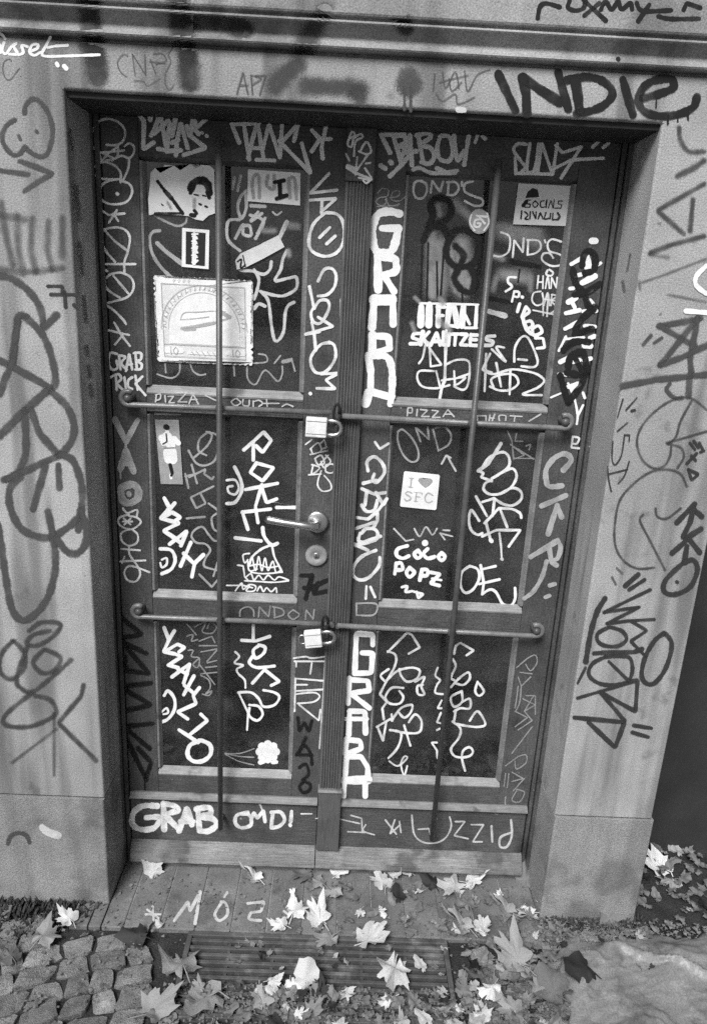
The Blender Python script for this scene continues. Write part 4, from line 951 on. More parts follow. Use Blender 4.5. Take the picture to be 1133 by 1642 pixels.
# torn picture of a face
pic = patch('GL', 'B', [(410, 430), (440, 400), (470, 432), (500, 380), (560, 385), (600, 415), (660, 375), (700, 402), (740, 380), (790, 386), (818, 412), (822, 690), (780, 705), (745, 738), (700, 730), (650, 708), (600, 702), (430, 695), (400, 702), (395, 600), (407, 500)], 'sticker', 'sticker', LS, label='torn white picture of a face')
inner('GL', pic, 'black', 22, 'B', 'w18:455,485 500,545;w26:500,545 545,595;w20:545,595 615,690;w46:~668,530 690,492 735,478 775,505 785,560;w22:665,560 675,545;w14:740,465 725,500;w20:785,590 782,560;w18:690,672 705,690;w26:668,700 690,704;w12:722,630 732,634;w12:760,645 772,650;w16:440,692 600,690;w8:690,570 715,575;w8:742,575 765,580;w8:480,630 490,640')
inner('GL', pic, 'haze_light', 30, 'B', 'w40:690,600 690,650;w30:520,620 540,660', 1)
# small framed label
lab = patch('GL', 'B', [(612, 783), (786, 797), (781, 1048), (609, 1032)], 'sticker', 'sticker', LS, label='small white framed black label')
patch('GL', 'B', [(636, 806), (762, 816), (757, 1028), (634, 1014)], 'sticker_black', 'print_panel', LS + 0.0006, 0.0005, parent=lab)
inner('GL', lab, 'white', 22, 'B', '690,822 688,1010;' + ';'.join('w10:%d,%d %d,%d' % (676 + (i % 3) * 3, 824 + i * 15, 712 - (i * 7 % 11), 822 + i * 15 + (i % 2) * 6) for i in range(13)) + ';w36:694,912', 1)
# perforated stamp
TL, TR, BR, BL = (246, 441), (405.5, 449.5), (406.5, 586.5), (253, 579.5)
def lerp2(u, v):
    return tuple((TL[j] * (1 - u) + TR[j] * u) * (1 - v) + (BL[j] * (1 - u) + BR[j] * u) * v for j in (0, 1))
out = []
def side(n, fn):
    for i in range(n):
        for k in range(6):
            q = (i + k / 6) / n
            out.append(fn(q, 0.029 * abs(math.sin(math.pi * q * n))))
side(18, lambda q, d: lerp2(q, 0.0 + 0.029 - d))
side(16, lambda q, d: lerp2(1.0 - 0.029 + d, q))
side(18, lambda q, d: lerp2(1 - q, 1.0 - 0.029 + d))
side(16, lambda q, d: lerp2(0.0 + 0.029 - d, 1 - q))
stamp = patch('GL', '0', out, 'sticker', 'sticker', LS, label='big sticker shaped like a perforated postage stamp')
patch('GL', '0', [lerp2(*p) for p in ((0.08, 0.09), (0.92, 0.09), (0.92, 0.93), (0.08, 0.93))], 'sticker_print', 'print_panel', LS + 0.0006, 0.0005, parent=stamp)
arch = [lerp2(0.14, 0.78)] + [lerp2(0.5 - 0.36 * math.cos(a), 0.62 - 0.46 * math.sin(a)) for a in (math.pi * k / 24 for k in range(25))] + [lerp2(0.86, 0.78)]
patch('GL', '0', arch, 'sticker', 'print_panel', LS + 0.0012, 0.0005, parent=stamp)
def sp(*ps):
    return ' '.join('%.2f,%.2f' % lerp2(*p) for p in ps)
dots = ';'.join('w4:%.2f,%.2f' % lerp2(0.5 - 0.405 * math.cos(a), 0.60 - 0.475 * math.sin(a)) for a in (math.pi * (k + 0.5) / 15 for k in range(15)))
inner('GL', stamp, 'white', 3, '0', dots + ';w8:' + sp((0.1, 0.86), (0.26, 0.86)) + ';w8:' + sp((0.74, 0.86), (0.9, 0.86)) + ';w4.5:' + sp((0.34, 0.88), (0.66, 0.88)), 2)
inner('GL', stamp, 'grey', 1.4, '0', 'w5:' + sp((0.27, 0.60), (0.45, 0.56), (0.6, 0.52)) + ';w3:' + sp((0.6, 0.52), (0.74, 0.46)) + ';~' + sp((0.26, 0.5), (0.3, 0.42), (0.45, 0.4), (0.6, 0.38), (0.72, 0.38)) + ';~' + sp((0.26, 0.5), (0.4, 0.48), (0.55, 0.45)) + ';w6:' + sp((0.66, 0.38), (0.76, 0.44)) + ';w5:' + sp((0.3, 0.61), (0.4, 0.6)), 4)
inner('GL', stamp, 'grey', 1.3, '0', sp((0.15, 0.82), (0.15, 0.9)) + ';~' + sp((0.2, 0.82), (0.175, 0.86), (0.2, 0.9), (0.225, 0.86), (0.2, 0.82)) + ';' + sp((0.79, 0.82), (0.79, 0.9)) + ';~' + sp((0.84, 0.82), (0.815, 0.86), (0.84, 0.9), (0.865, 0.86), (0.84, 0.82)) + ';' + ';'.join(sp((0.36 + 0.055 * k, 0.86), (0.36 + 0.055 * k + 0.03, 0.9)) for k in range(6)) + ';' + ';'.join(sp((0.2 + 0.05 * k, 0.055), (0.22 + 0.05 * k, 0.03)) for k in range(4)), 5)
arcs = ';'.join('~' + ' '.join('%.2f,%.2f' % lerp2(0.5 - rx * math.cos(a), 0.61 - ry * math.sin(a)) for a in (math.pi * k / 20 for k in range(21))) for rx, ry in ((0.365, 0.435), (0.44, 0.52)))
ticks = ';'.join('w1.3:' + sp((0.5 - 0.39 * math.cos(a), 0.605 - 0.46 * math.sin(a)), (0.5 - 0.425 * math.cos(a + 0.03), 0.605 - 0.50 * math.sin(a + 0.03))) for a in (math.pi * (k + 0.2) / 26 for k in range(26)))
inner('GL', stamp, 'grey', 1.2, '0', arcs + ';' + ticks + ';' + sp((0.08, 0.79), (0.92, 0.79)) + ';' + sp((0.08, 0.09), (0.92, 0.09), (0.92, 0.93), (0.08, 0.93), (0.08, 0.09)), 3)
# painted name sticker
aun = patch('GL', 'C', [(232, 408), (568, 432), (565, 640), (228, 612)], 'sticker', 'sticker', LS, label='white rectangular sticker with grey and black letters')
inner('GL', aun, 'grey', 20, 'C', '~258,520 270,455 300,450 305,590;262,540 268,590;w22:~360,450 352,510 395,535 400,450;w22:492,470 500,590;~500,465 530,470 542,600')
inner('GL', aun, 'black', 24, 'C', '402,492 462,480;435,490 438,588;416,597 478,576', 2)
tape = patch('GL', 'C', [(183, 948), (300, 895), (428, 830), (442, 862), (466, 905), (340, 975), (215, 1038), (160, 1050), (152, 990)], 'sticker_grey', 'sticker', LS, label='half torn pale strip stuck aslant')
inner('GL', tape, 'black', 10, 'C', '~165,1000 190,985 185,1040 215,1020;w8:200,960 215,1030;~160,1090 190,1080 210,1100')
# square sticker SOCIALS
soc = patch('GR', 'E', [(240, 98), (577, 115), (542, 371), (205, 360)], 'sticker_grey', 'sticker', LS, label='grey square sticker with black block print')
patch('GR', 'E', [(284, 192), (300, 150), (330, 128), (362, 138), (372, 185)], 'sticker_black', 'print_panel', LS + 0.0006, 0.0005, parent=soc)
inner('GR', soc, 'black', 7, 'E', '318,206 290,204 286,226 316,232 312,252 280,250;~345,210 330,232 345,252 365,232 345,210;~405,210 382,215 382,248 405,250;w8:420,205 415,252;430,255 447,205 460,255;468,205 462,255 486,258;520,212 496,210 494,230 516,235 510,258 486,256;w22:270,240 290,215', 0)
inner('GR', soc, 'black', 9, 'E', '260,275 255,325;~280,280 300,300 280,325 300,328;315,280 312,325;330,280 350,325 352,282;365,325 380,285 396,325;~415,285 405,325 432,322;445,290 440,325;460,290 455,330 480,330;w14:~490,288 502,310 490,330', 1)
# round sticker
rd = patch('GR', 'D', [(750 + 68 * math.cos(a), 742 + 80 * math.sin(a)) for a in (2 * math.pi * k / 28 for k in range(28))], 'sticker_mid', 'sticker', LS, label='round grey sticker with white letters')
inner('GR', rd, 'white', 13, 'D', '~755,730 725,735 718,770 745,778 758,755 738,755;735,706 795,712;748,712 785,755;w9:~700,700 690,750 720,800;w9:~800,690 810,750 780,800')
# photo of a standing figure
ph = patch('GL', 'H', [(437, 450), (590, 452), (617, 865), (475, 862)], 'sticker_mid', 'sticker', LS, label='narrow photo sticker of a figure in white clothes')
inner('GL', ph, 'white', 40, 'H', 'w60:515,560 540,610;w40:480,565 495,600;w30:560,570 588,600;w56:520,660 525,705;w56:545,660 552,705;w22:515,520 518,530;w16:538,805 542,825')
inner('GL', ph, 'black', 20, 'H', 'w32:508,495 515,500;w20:535,738 548,790;w14:548,790 542,808;w8:510,540 515,590 490,605;w6:500,632 560,630', 2)
patch('GL', 'H', [(432, 404), (604, 408), (606, 422), (434, 420)], 'sticker_mid', 'sticker', LS, label='narrow grey strip above the photo sticker')
# I heart SFC
hs = patch('GR', 'J', [(196, 1021), (410, 1043), (418, 1052), (396, 1262), (388, 1270), (170, 1248), (163, 1240), (188, 1028)], 'sticker', 'sticker', LS, label='white square sticker reading I heart SFC')
inner('GR', hs, 'grey', 9, 'J', '237,1066 230,1122;w6:224,1064 250,1067;w6:218,1121 243,1124;~238,1160 212,1150 198,1165 225,1182 230,1200 205,1210 192,1198;268,1155 262,1212;w6:255,1154 305,1160;w6:265,1182 290,1185;w6:252,1211 274,1214;w6:305,1160 303,1170;~372,1175 345,1160 325,1180 325,1208 345,1222 368,1212')
patch('GR', 'J', [(325, 1125), (302, 1108), (285, 1090), (278, 1078), (285, 1066), (302, 1062), (320, 1074), (340, 1065), (360, 1068), (372, 1080), (366, 1094), (346, 1112)], 'sticker_mid', 'print_heart', LS + 0.0012, 0.0005, parent=hs)

# ------------------------------------------------------------------ ground, doorstep, grate, paving
rg = random.Random(21)
tag(box('ground', -30, 30, -40, 0.29, -0.5, -0.034, MT['street']), 'street ground', kind='structure')

step = empty('doorstep', (0, -0.12, 0))
tag(step, 'stone doorstep of narrow slabs in the doorway', kind='structure')
box('step_bed', XL + 0.002, XR - 0.002, -0.243, 0.06, -0.034, -0.0035, MT['plinth'], step)
xs, x = [], -0.745
while x < 0.70:
    xs.append(x)
    x += 0.1
for i, x in enumerate(xs):
    a, b = max(x, -0.655 if i else -0.7), min(x + 0.0972, 0.70)
    y1 = 0.05 if (a > XL and b < XR) else WY - 0.006
    if b - a < 0.02:
        continue
    if a < XL < b:
        a2 = XL + 0.002
        box('slab', a, a2 - 0.003, -0.247, WY - 0.006, -0.03, -0.001, MT['slab'], step, 0.003)
        a, y1 = a2, 0.05
    if a < XR < b:
        box('slab', XR + 0.003, b, -0.247, WY - 0.006, -0.03, -0.001, MT['slab'], step, 0.003)
        b, y1 = XR - 0.002, 0.05
    dz = rg.uniform(-0.0012, 0.0008)
    box('slab', a, b, -0.247 + rg.uniform(-0.002, 0.002), y1, -0.03, dz, MT['slab'], step, 0.003)
SURF['S'] = (lambda px, py: (hit(px, py, 2, 0.0012), Vector((0, 0, 1))), step)
graffiti('S', 'chalk', 7, 'Y', '465,450 512,450;487,425 490,468;470,435 506,462;w10:556,470 600,410 606,440 640,375 622,480;w9:~705,415 685,450 700,470 725,450 720,415 705,410;w8:715,395 725,380;w9:790,415 842,410 832,440 800,445;w9:~800,445 795,465 832,470;w7:~905,440 920,455 900,470', 'chalk letters with a star across the doorstep slabs')

# cast-iron grate over the light well
gx0, gx1, gy0, gy1 = -0.362, 0.364, -0.505, -0.253
grate = empty('floor_grate', (0, (gy0 + gy1) / 2, 0))
tag(grate, 'rectangular iron floor grate in front of the doorstep, half under leaves', 'grate')
for k, (a, b, c, d) in enumerate(((gx0, gx1, gy1 - 0.014, gy1), (gx0, gx1, gy0, gy0 + 0.014), (gx0, gx0 + 0.014, gy0 + 0.0145, gy1 - 0.0145), (gx1 - 0.014, gx1, gy0 + 0.0145, gy1 - 0.0145))):
    box('grate_frame', a, b, c, d, -0.03, 0.003, MT['grate'], grate, 0.002)
nb = 10
for k in range(nb):
    y = gy0 + 0.0145 + (gy1 - gy0 - 0.029) * (k + 0.5) / nb
    box('grate_bar', gx0 + 0.0145, gx1 - 0.0145, y - 0.0052, y + 0.0052, -0.026, 0.0, MT['grate'], grate, 0.0015)
for k in range(5):
    x = gx0 + (gx1 - gx0) * (k + 1) / 6
    box('cross_rib', x - 0.004, x + 0.004, gy0 + 0.0145, gy1 - 0.0145, -0.029, -0.0062, MT['grate'], grate)
tag(box('pit_shade', gx0 + 0.002, gx1 - 0.002, gy0 + 0.002, gy1 - 0.002, -0.033, -0.0315, MT['pit']), 'black sheet standing in for the shade of the pit under the floor grate', kind='structure')  # shallow black sheet painting the darkness between the bars

# cobbles
pave = empty('pavement', (0, -0.5, 0))
tag(pave, 'small granite cobbles of the pavement', kind='structure')
for a_, b_, c_, d_ in ((-1.7, gx0 - 0.001, -1.2, -0.249), (gx1 + 0.001, 1.9, -1.2, -0.249), (gx0 + 0.001, gx1 - 0.001, -1.2, gy0 - 0.001), (-1.7, -0.702, -0.2485, -0.15), (0.702, 1.9, -0.2485, -0.15), (0.93, 1.9, -0.1495, 0.17)):
    box('joint_bed', a_, b_, c_, d_, -0.0338, -0.0125, MT['soil'], pave)
def visible(x, y, m=40):
    p = Vector((x, y, 0)) - CAM
    d = p.dot(FW)
    u, v = CX + FPX * p.dot(RT) / d, CY - FPX * p.dot(UP) / d
    return -m < u < IW + m and v < IH + m
def cobble(quad):
    """one hewn stone: an uneven four-sided block with worn arrises and a slightly domed top"""
    c = sum((Vector(q) for q in quad), Vector((0, 0))) / 4
    ring = []
    for k in range(4):
        a_, b_ = Vector(quad[k]), Vector(quad[(k + 1) % 4])
        for t in (0.12, 0.5, 0.88):
            p = a_.lerp(b_, t)
            ring.append(c + (p - c) * rg.uniform(0.93, 1.03))
    bm = bmesh.new()
    tx, ty, z0 = rg.uniform(-.16, .16), rg.uniform(-.16, .16), rg.uniform(-0.007, 0.0)
    lv = []
    for sc_, z in ((0.98, -0.03), (1.0, -0.006), (0.99, -0.0015), (0.955, 0.0004), (0.5, 0.0008)):
        lv.append([bm.verts.new((c.x + (p.x - c.x) * sc_, c.y + (p.y - c.y) * sc_, z0 + z + (p.x - c.x) * tx + (p.y - c.y) * ty + rg.uniform(-.0012, .0012))) for p in ring])
    n = len(ring)
    for a_, b_ in zip(lv, lv[1:]):
        for k in range(n):
            bm.faces.new((a_[k], a_[(k + 1) % n], b_[(k + 1) % n], b_[k]))
    bm.faces.new(lv[-1])
    bmesh.ops.recalc_face_normals(bm, faces=bm.faces)
    link('cobblestone', mesh_of(bm, 'cobblestone'), MT['cobble'], pave)
ang = math.radians(13)
pu, pv = 0.076, 0.06
def to_xy(u, v):
    v = v + 0.016 * math.sin(u * 6.0) + 0.006 * math.sin(u * 17.0 + 1)
    return Vector((-0.7 + u * math.cos(ang) - v * math.sin(ang), -0.3 + u * math.sin(ang) + v * math.cos(ang)))
cuts = {}
for j in range(-10, 7):
    u, row = -0.9 + rg.uniform(0, 0.08), []
    while u < 2.4:
        row.append(u)
        u += pu * rg.uniform(0.72, 1.35)
    cuts[j] = row
for j, row in cuts.items():
    for a_, b_ in zip(row, row[1:]):
        s0, s1 = rg.uniform(-.012, .012), rg.uniform(-.012, .012)
        q = [to_xy(a_ + s0, j * pv), to_xy(b_ + s1, j * pv), to_xy(b_ - s1, (j + 1) * pv), to_xy(a_ - s0, (j + 1) * pv)]
        c = (q[0] + q[1] + q[2] + q[3]) / 4
        inside = (gx0 - 0.045 < c.x < gx1 + 0.045) and c.y > gy0 - 0.035
        on_step = (-0.745 < c.x < 0.74) and c.y > -0.282
        if inside or on_step or c.y > -0.21 or not visible(c.x, c.y):
            continue
        cobble([c + (p - c) * rg.uniform(0.9, 0.95) for p in q])

# moss and grit along the foot of the walls
def tuft_field(name, pts, n, hmin, hmax, mat, label):
    vs_, fs = [], []
    for i in range(n):
        x0, x1, y0, y1 = rg.choice(pts)
        x, y = rg.uniform(x0, x1), y1 - (y1 - y0) * rg.random() ** 1.8
        z = -0.022
        for k in range(5):
            a = rg.uniform(0, 6.28)
            h = rg.uniform(hmin, hmax)
            w = h * rg.uniform(0.12, 0.3)
            lx, ly = math.cos(a) * h * 0.7, math.sin(a) * h * 0.7
            b = len(vs_)
            vs_ += [(x - w * math.sin(a), y + w * math.cos(a), z), (x + w * math.sin(a), y - w * math.cos(a), z), (x + lx, y + ly, z + h)]
            fs.append((b, b + 1, b + 2))
    me = bpy.data.meshes.new(name)
    me.from_pydata(vs_, [], fs)
    tag(link(name, me, mat), label, kind='stuff')
tuft_field('moss', [(-1.3, -0.64, -0.24, -0.166), (-1.3, -0.72, -0.3, -0.166), (0.66, 0.95, -0.21, -0.166)], 1500, 0.008, 0.04, MT['moss'], 'moss and weeds along the foot of the wall')

# ------------------------------------------------------------------ fallen leaves
def leaf_mesh(i, kind):
    r = random.Random(500 + i)
    bm = bmesh.new()
    if kind == 'maple':
        # half outline of a lobed maple leaf: (angle from tip in degrees, radius)
        half = [(0, 1.0), (7, 0.80), (11, 0.83), (16, 0.66), (24, 0.50), (30, 0.60), (36, 0.68), (43, 0.93), (50, 0.76), (56, 0.76), (63, 0.56), (75, 0.42), (88, 0.52), (99, 0.68), (108, 0.52), (122, 0.40), (140, 0.36), (163, 0.32), (176, 0.10)]
        half = [(a, q * 0.72 + 0.23 if a < 170 else q) for a, q in half]
        outl = half + [(-a, q) for a, q in half[::-1] if a != 0]
    else:
        outl = []
        for a in range(-170, 181, 14):
            t = math.radians(a)
            q = 0.34 + 0.66 * (0.5 + 0.5 * math.cos(t)) ** 1.6
            outl.append((a, q * 0.95 if abs(a) < 90 else 0.5 * q + 0.22))
    curl, cup, tw = r.uniform(0.3, 1.1), r.uniform(-0.2, 1.0), r.uniform(-0.7, 0.7)
    fold_a = r.uniform(0, 3.14)
    def z_of(x, y):
        d = math.hypot(x, y)
        f = x * math.cos(fold_a) + y * math.sin(fold_a)
        return 0.06 + cup * d * d * 0.35 + tw * x * y * 0.8 + curl * abs(f) * f * 0.25 + 0.09 * math.sin(6 * f + 2 * y + i) + 0.05 * math.sin(11 * x + i) + 0.04 * math.sin(13 * y + 2 * i)
    def vert(x, y):
        return bm.verts.new((x, y, z_of(x, y)))
    c = vert(0, 0)
    mid, rim = [], []
    lobe = [r.uniform(0.7, 1.12) for _ in range(9)]
    bite = r.uniform(-170, 170) if r.random() < 0.45 else 999
    for a, q in outl:
        q *= lobe[int((a + 180) / 41) % 9]
        if abs(a - bite) < 16:
            q *= 0.45
        t = math.radians(a + r.uniform(-2.5, 2.5))
        q *= r.uniform(0.8, 1.1)
        x, y = math.sin(t) * q * 0.86, math.cos(t) * q
        mid.append(vert(x * 0.5, y * 0.5)); rim.append(vert(x, y))
    n = len(rim)
    for k in range(n):
        j = (k + 1) % n
        bm.faces.new((c, mid[k], mid[j])).smooth = True
        bm.faces.new((mid[k], rim[k], rim[j], mid[j])).smooth = True
    # stalk
    st = [Vector((0, -0.08, z_of(0, -0.08))), Vector((0.03, -0.3, z_of(0, -.3) + 0.02)), Vector((r.uniform(-.15, .15), -r.uniform(0.4, 0.75), 0.05))]
    tube_bm(bm, st, 0.022, 4, False)
    zmin = min(v.co.z for v in bm.verts)
    for v in bm.verts:
        v.co.z -= zmin
    me = mesh_of(bm, 'fallen_leaf')
    return me
LEAF = {}
for kind, cnt in (('maple', 8), ('oval', 4)):
    for mk in ('leaf_pale', 'leaf_mid', 'leaf_dull', 'leaf_dark'):
        LEAF[kind, mk] = []
        for i in range(cnt):
            me = leaf_mesh(i + (0 if kind == 'maple' else 50), kind)
            me.materials.append(MT[mk])
            LEAF[kind, mk].append(me)
def put_leaf(x, y, z, size, mk, kind='maple', rot=None, tilt=0.18, name='fallen_leaf', sq=1.0, up=0.0):
    o = bpy.data.objects.new(name, rg.choice(LEAF[kind, mk]))
    COL.objects.link(o)
    o.location = (x, y, z)
    o.rotation_euler = (rg.uniform(-tilt, tilt) + up, rg.uniform(-tilt, tilt), rg.uniform(0, 6.28) if rot is None else rot)
    s = size
    o.scale = (s, s * sq, s)
    return o
def leaf_px(px, py, size_px, mk, label, kind='maple', rot=None, z=0.006, sq=1.0, up=0.0):
    p = hit(px, py, 2, z)
    d = (p - CAM).length
    o = put_leaf(p.x, p.y, z, size_px / FPX * d * 0.6, mk, kind, rot, 0.2, sq=sq, up=up)
    return tag(o, label, 'leaf', 'leaves fallen in front of the door')
PL, MI, DU, DK = 'leaf_pale', 'leaf_mid', 'leaf_dull', 'leaf_dark'
for a in (
    (248, 1398, 44, PL, 'pale upright maple leaf alone on the doorstep under GRAB', 'maple', 0.2),
    (407, 1410, 46, PL, 'pale curled maple leaf on the doorstep under OMD', 'maple', 1.2),
    (492, 1404, 42, DU, 'dull leaf at the doorstep middle beside the pale heap', 'maple', 2.0),
    (512, 1420, 40, MI, 'grey leaf lying between two pale ones at the doorstep middle', 'maple', 0.9),
    (541, 1404, 40, PL, 'pale crumpled leaf under the fluted base block', 'maple', -0.6),
    (538, 1432, 40, MI, 'grey crumpled leaf just below the pale one under the base block', 'maple', 2.6),
    (612, 1420, 44, PL, 'pale leaf at the near end of the heap under the weatherboard', 'maple', 0.4),
    (632, 1404, 40, PL, 'pale leaf standing in the heap under the weatherboard', 'maple', -0.9),
    (655, 1400, 34, PL, 'small pale leaf against the weatherboard', 'maple', 2.3),
    (639, 1442, 36, DK, 'black oval leaf below the pale heap on the doorstep', 'oval', 0.1),
    (692, 1420, 38, DK, 'narrow black leaf in the heap on the doorstep', 'oval', 0.6),
    (730, 1428, 56, PL, 'wide pale leaf under the mirrored chalk letters', 'maple', 1.6),
    (756, 1415, 42, PL, 'pale ragged leaf next to the wide pale one', 'maple', -1.4),
    (748, 1455, 44, DU, 'dull leaf under the wide pale one', 'maple', 0.2),
    (800, 1438, 24, PL, 'tiny pale leaf apart on the doorstep', 'maple', 0.5),
    (812, 1462, 46, MI, 'grey leaf tilted near the reveal corner', 'maple', 1.0),
    (838, 1410, 54, DU, 'withered dull leaf propped in the reveal corner', 'oval', 0.2),
    (850, 1470, 40, PL, 'pale leaf at the foot of the reveal', 'maple', 2.0),
    (474, 1466, 52, PL, 'pale leaf beside the chalk letters', 'maple', -0.5),
    (452, 1486, 34, PL, 'small pale leaf at the doorstep edge by the chalk letters', 'maple', 1.4),
    (512, 1478, 60, PL, 'large pale leaf hanging over the doorstep edge', 'maple', 0.7),
    (530, 1508, 46, MI, 'grey leaf on the grate edge under the large pale one', 'maple', 2.2),
    (588, 1512, 70, PL, 'largest pale leaf over the back edge of the grate', 'maple', -1.0),
    (632, 1556, 70, PL, 'pale star-shaped maple leaf on the grate', 'maple', 2.9),
    (676, 1552, 26, PL, 'tiny pale leaf on the grate bars', 'oval', 0.7),
    (740, 1488, 56, MI, 'grey leaf bunch at the doorstep edge', 'maple', 1.1),
    (775, 1492, 40, PL, 'pale leaf at the doorstep edge near the grate corner', 'maple', 0.1),
    (488, 1572, 58, PL, 'pale folded leaf standing up from the grate', 'oval', 0.0),
    (420, 1612, 42, MI, 'grey small maple leaf in front of the grate', 'maple', 0.4),
    (292, 1560, 80, MI, 'large grey leaf over the grate corner and cobbles', 'maple', 0.4),
    (330, 1606, 84, MI, 'largest grey leaf on the cobbles before the grate', 'maple', 1.9),
    (245, 1622, 66, MI, 'grey leaf on the cobbles beside the largest grey one', 'maple', -0.9),
    (112, 1476, 38, PL, 'pale leaf on the cobbles below the wall foot', 'maple', 1.0),
    (70, 1508, 56, MI, 'grey leaf on the cobbles under the pale one', 'maple', -0.6),
    (225, 1506, 54, DK, 'curled black leaf on the cobbles by the doorstep', 'oval', 1.3),
    (256, 1486, 20, PL, 'tiny pale scrap beside the curled black leaf', 'oval', 0.5),
    (18, 1540, 50, DU, 'dull leaf at the far end of the cobbles', 'maple', 0.9),
    (790, 1592, 52, PL, 'pale leaf on the cobbles beside the grate', 'maple', 2.5),
    (822, 1624, 48, MI, 'grey leaf below the pale one beside the grate', 'maple', 0.9),
    (772, 1632, 40, PL, 'pale torn leaf in the front litter', 'maple', -0.4),
    (684, 1638, 30, PL, 'white scrap of leaf in the front litter', 'oval', 1.1),
    (830, 1548, 84, MI, 'broad grey leaf lying flat between the grate and the plastic sheet', 'maple', 0.6),
    (888, 1596, 84, DU, 'broad dull leaf against the plastic sheet', 'oval', 0.5),
    (936, 1562, 66, DK, 'black curved leaf lying on the plastic sheet', 'oval', 1.25),
    (878, 1452, 30, PL, 'pale scrap at the foot of the pier nearest the door', 'maple', 1.7),
    (930, 1450, 30, PL, 'pale leaf leaning on the foot of the pier', 'maple', 0.6),
    (957, 1456, 22, PL, 'tiny pale scrap at the pier foot beside the leaning leaf', 'oval', 1.2),
    (975, 1478, 50, DU, 'dull leaf in the weeds at the pier foot', 'maple', 0.2),
    (1058, 1394, 64, PL, 'large pale leaf in the dark corner past the pier', 'maple', 0.8),
    (1072, 1416, 44, MI, 'grey leaf under the large pale one past the pier', 'maple', 2.1),
    (1086, 1368, 30, MI, 'grey oval leaf above the large pale one past the pier', 'oval', 0.3),
    (1086, 1418, 22, PL, 'tiny pale leaf past the pier', 'oval', 2.0),
    (1075, 1342, 34, DU, 'dull leaf at the back past the pier', 'maple', 0.2),
):
    px, py, s_, mk, lb, kd, rt = a
    z = 0.003 if py < 1485 and px < 860 else 0.006
    if lb.startswith('black curved'):
        z = 0.02
    if px > 1040:
        z = -0.012
    up = 0.0
    if 'standing' in lb or 'upright' in lb or 'propped' in lb or 'leaning' in lb:
        up = 0.7
    leaf_px(px, py, s_, mk, lb, kd, rt, z, up=up)

# small leaves that nothing tells apart
def spread(n, x0, x1, y0, y1, zr, label, group, tones, s0=0.02, s1=0.048):
    for i in range(n):
        x, y = rg.uniform(x0, x1), rg.uniform(y0, y1)
        tn = rg.choice(tones)
        o = put_leaf(x, y, rg.uniform(*zr), rg.uniform(s0, s1), tn, rg.choice(('maple', 'maple', 'oval')), tilt=0.45)
        tag(o, label.replace('small', 'small ' + {PL: 'pale', MI: 'grey', DU: 'dull', DK: 'black'}[tn], 1), 'leaf', group)
spread(80, gx0 + 0.02, gx1 + 0.02, gy0 - 0.12, -0.41, (0.001, 0.012), 'small crumpled leaf in the litter over the front of the grate', 'leaf litter over the grate', (MI, DU, DU, PL, DK, MI, PL))
spread(20, gx0 + 0.04, gx1, -0.37, -0.27, (-0.004, 0.004), 'small leaf caught among the grate bars behind the litter', 'leaves among the grate bars', (DU, MI, DU, DK), 0.012, 0.025)
spread(46, gx1 + 0.02, 0.66, -0.6, -0.26, (-0.004, 0.012), 'small crumpled leaf on the paving between the grate and the pier', 'leaf litter before the pier', (MI, DU, DU, DK, DU, MI))
spread(26, 0.5, 0.95, -0.25, -0.172, (-0.012, 0.012), 'small withered leaf along the foot of the pier', 'leaves along the pier foot', (DU, DK, DU, MI), 0.012, 0.028)
spread(26, -0.1, 0.62, -0.235, -0.06, (0.002, 0.010), 'small leaf scattered on the doorstep among the heaps', 'leaves on the doorstep', (MI, DU, PL, PL, MI), 0.014, 0.032)
spread(24, 0.95, 1.35, -0.15, 0.13, (-0.02, 0.0), 'small leaf in the dark corner past the pier', 'leaves past the pier', (DU, MI, DK, DU), 0.018, 0.034)
spread(10, 0.62, 1.0, -0.36, -0.24, (0.012, 0.02), 'small leaf blown onto the edge of the plastic sheet', 'leaves on the plastic sheet', (DU, MI, DK), 0.014, 0.03)
spread(16, -1.1, -0.42, -0.56, -0.22, (-0.004, 0.004), 'small leaf scattered on the cobbles', 'leaves on the cobbles', (DU, MI, DU), 0.014, 0.028)

# matted leaf litter that reads as one mass
bm = bmesh.new()
for i in range(560):
    zone = rg.random()
    if zone < 0.55:
        x, y = rg.uniform(gx0 - 0.03, 0.62), -0.66 + 0.23 * rg.random()
    elif zone < 0.68:
        x, y = rg.uniform(0.38, 0.66), rg.uniform(-0.6, -0.25)
    elif zone < 0.76:
        x, y = rg.uniform(-0.12, 0.6), -0.05 - 0.2 * rg.random()
    elif zone < 0.9:
        x, y = rg.uniform(0.55, 1.0), rg.uniform(-0.27, -0.17)
    else:
        x, y = rg.uniform(0.97, 1.3), rg.uniform(-0.2, 0.14)
    me_ = rg.choice(LEAF[rg.choice(('maple', 'oval')), 'leaf_dull'])
    s = rg.uniform(0.014, 0.036)
    Mx = Matrix.Translation((x, y, rg.uniform(0.0, 0.006) if y > -0.247 and x < 0.64 else rg.uniform(-0.006, 0.004))) @ Matrix.Rotation(rg.uniform(0, 6.28), 4, 'Z') @ Matrix.Rotation(rg.uniform(-.5, .5), 4, 'X') @ Matrix.Scale(s, 4)
    n0 = len(bm.verts)
    bm.from_mesh(me_)
    bm.verts.ensure_lookup_table()
    for v_ in bm.verts[n0:]:
        v_.co = Mx @ v_.co
me = mesh_of(bm, 'leaf_litter', True)
me.materials.clear()
tag(link('leaf_litter', me, MT['leaf_dull']), 'matted leaf litter over the grate front and along the pier', kind='stuff')

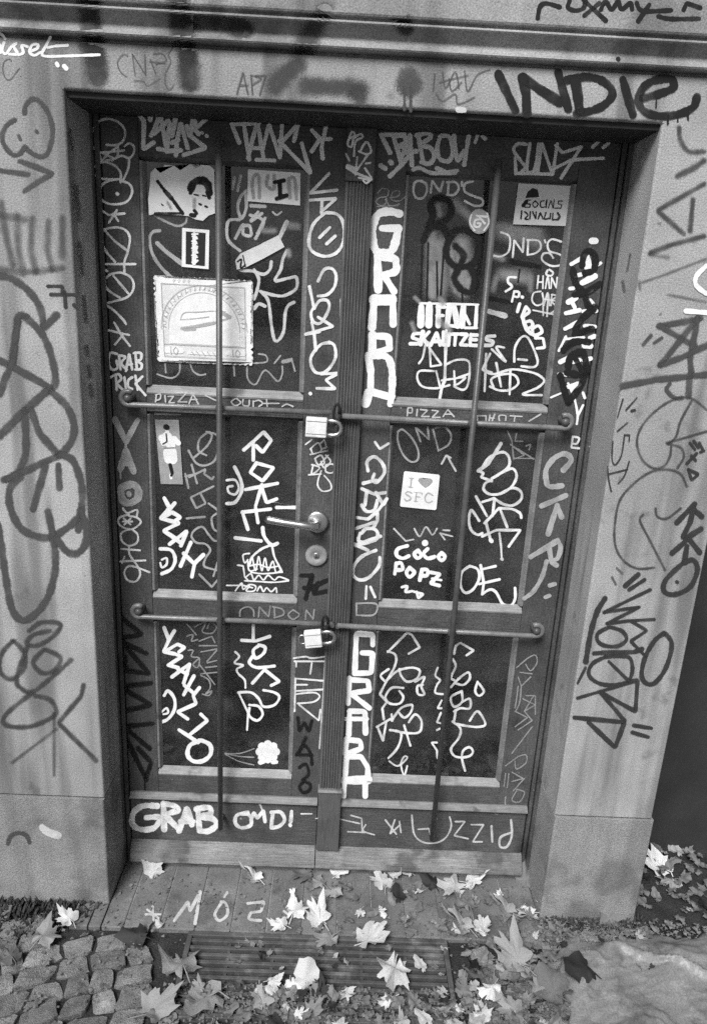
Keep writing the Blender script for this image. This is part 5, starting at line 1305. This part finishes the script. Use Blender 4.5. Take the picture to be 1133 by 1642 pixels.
# crumbs of leaf between everything
vs_, fs = [], []
for i in range(5200):
    zone = rg.random()
    if zone < 0.5:
        x, y = rg.uniform(gx0, 0.66), rg.uniform(-0.66, -0.41)
    elif zone < 0.7:
        x, y = rg.uniform(-1.2, 1.3), rg.uniform(-0.62, -0.24)
        if gx0 < x < gx1 and y > -0.41:
            continue
    elif zone < 0.76:
        x, y = rg.uniform(-0.6, 0.64), -0.055 - 0.19 * rg.random()
    else:
        x, y = rg.uniform(0.64, 1.3), rg.uniform(-0.28, -0.17)
    s = rg.uniform(0.002, 0.008)
    z = 0.003 + rg.uniform(0, 0.004)
    a = rg.uniform(0, 6.28)
    b = len(vs_)
    for k in range(4):
        t = a + k * 1.57 + rg.uniform(-.3, .3)
        vs_.append((x + s * math.cos(t) * rg.uniform(.5, 1), y + s * math.sin(t) * rg.uniform(.5, 1), z + rg.uniform(-.3, .5) * s))
    fs.append((b, b + 1, b + 2, b + 3))
me = bpy.data.meshes.new('leaf_debris')
me.from_pydata(vs_, [], fs)
tag(link('leaf_debris', me, MT['leaf_dull']), 'leaf crumbs strewn over the doorstep and paving', kind='stuff')

# ------------------------------------------------------------------ crumpled plastic sheet by the pier
ps = [hit(px, py, 2, 0.0) for px, py in ((893, 1512), (1150, 1500), (1160, 1700), (915, 1700))]
bm = bmesh.new()
NX, NY = 70, 56
rows = []
import mathutils
for j in range(NY + 1):
    v = j / NY
    r_ = []
    for i in range(NX + 1):
        u = i / NX
        p = (ps[0] * (1 - u) + ps[1] * u) * (1 - v) + (ps[3] * (1 - u) + ps[2] * u) * v
        nz = mathutils.noise.noise
        edge = 0.02 * nz(Vector((u * 5, 0.3, v * 5))) + 0.012 * nz(Vector((u * 13, 1.3, v * 13)))
        d = min(u, 1.15 - u, v * 0.9 + 0.0, 1.2 - v)
        h = 0.016 * (1 - math.exp(-d * 9)) * (0.75 + 0.5 * nz(Vector((u * 2.2, v * 2.2, 4))))
        ridge = 0.0
        for f, am, dx_, dy_ in ((1.6, 0.012, 1.0, 0.45), (2.7, 0.009, -0.35, 1.0), (5.5, 0.005, 0.8, -0.5), (12.0, 0.0035, 0.3, 0.9)):
            q = abs(nz(Vector(((u * dx_ + v * dy_) * f + 3, (u * -dy_ + v * dx_) * f * 0.3 - 2, f))))
            ridge += am * max(0.0, 1 - 4.5 * q)
        ridge += 0.02 * max(0.0, 1 - abs(v - 0.08 - 0.55 * max(0, u - 0.28)) * 28) * (u > 0.28)
        z = 0.004 + max(0, h + ridge * min(1, d * 8))
        r_.append(bm.verts.new((p.x + edge, p.y + edge * 0.7 + (0.02 * nz(Vector((u * 9, 7, 1))) if j == 0 else 0), z)))
    rows.append(r_)
for a, b in zip(rows, rows[1:]):
    for i in range(NX):
        bm.faces.new((a[i], b[i], b[i + 1], a[i + 1])).smooth = True
bmesh.ops.recalc_face_normals(bm, faces=bm.faces)
sh = link('plastic_sheet', mesh_of(bm, 'plastic_sheet'), MT['sheet'])
sm_ = sh.modifiers.new('thickness', 'SOLIDIFY')
sm_.thickness = 0.0015
tag(sh, 'crumpled grey plastic sheet lying on the paving before the pier', 'plastic sheet')
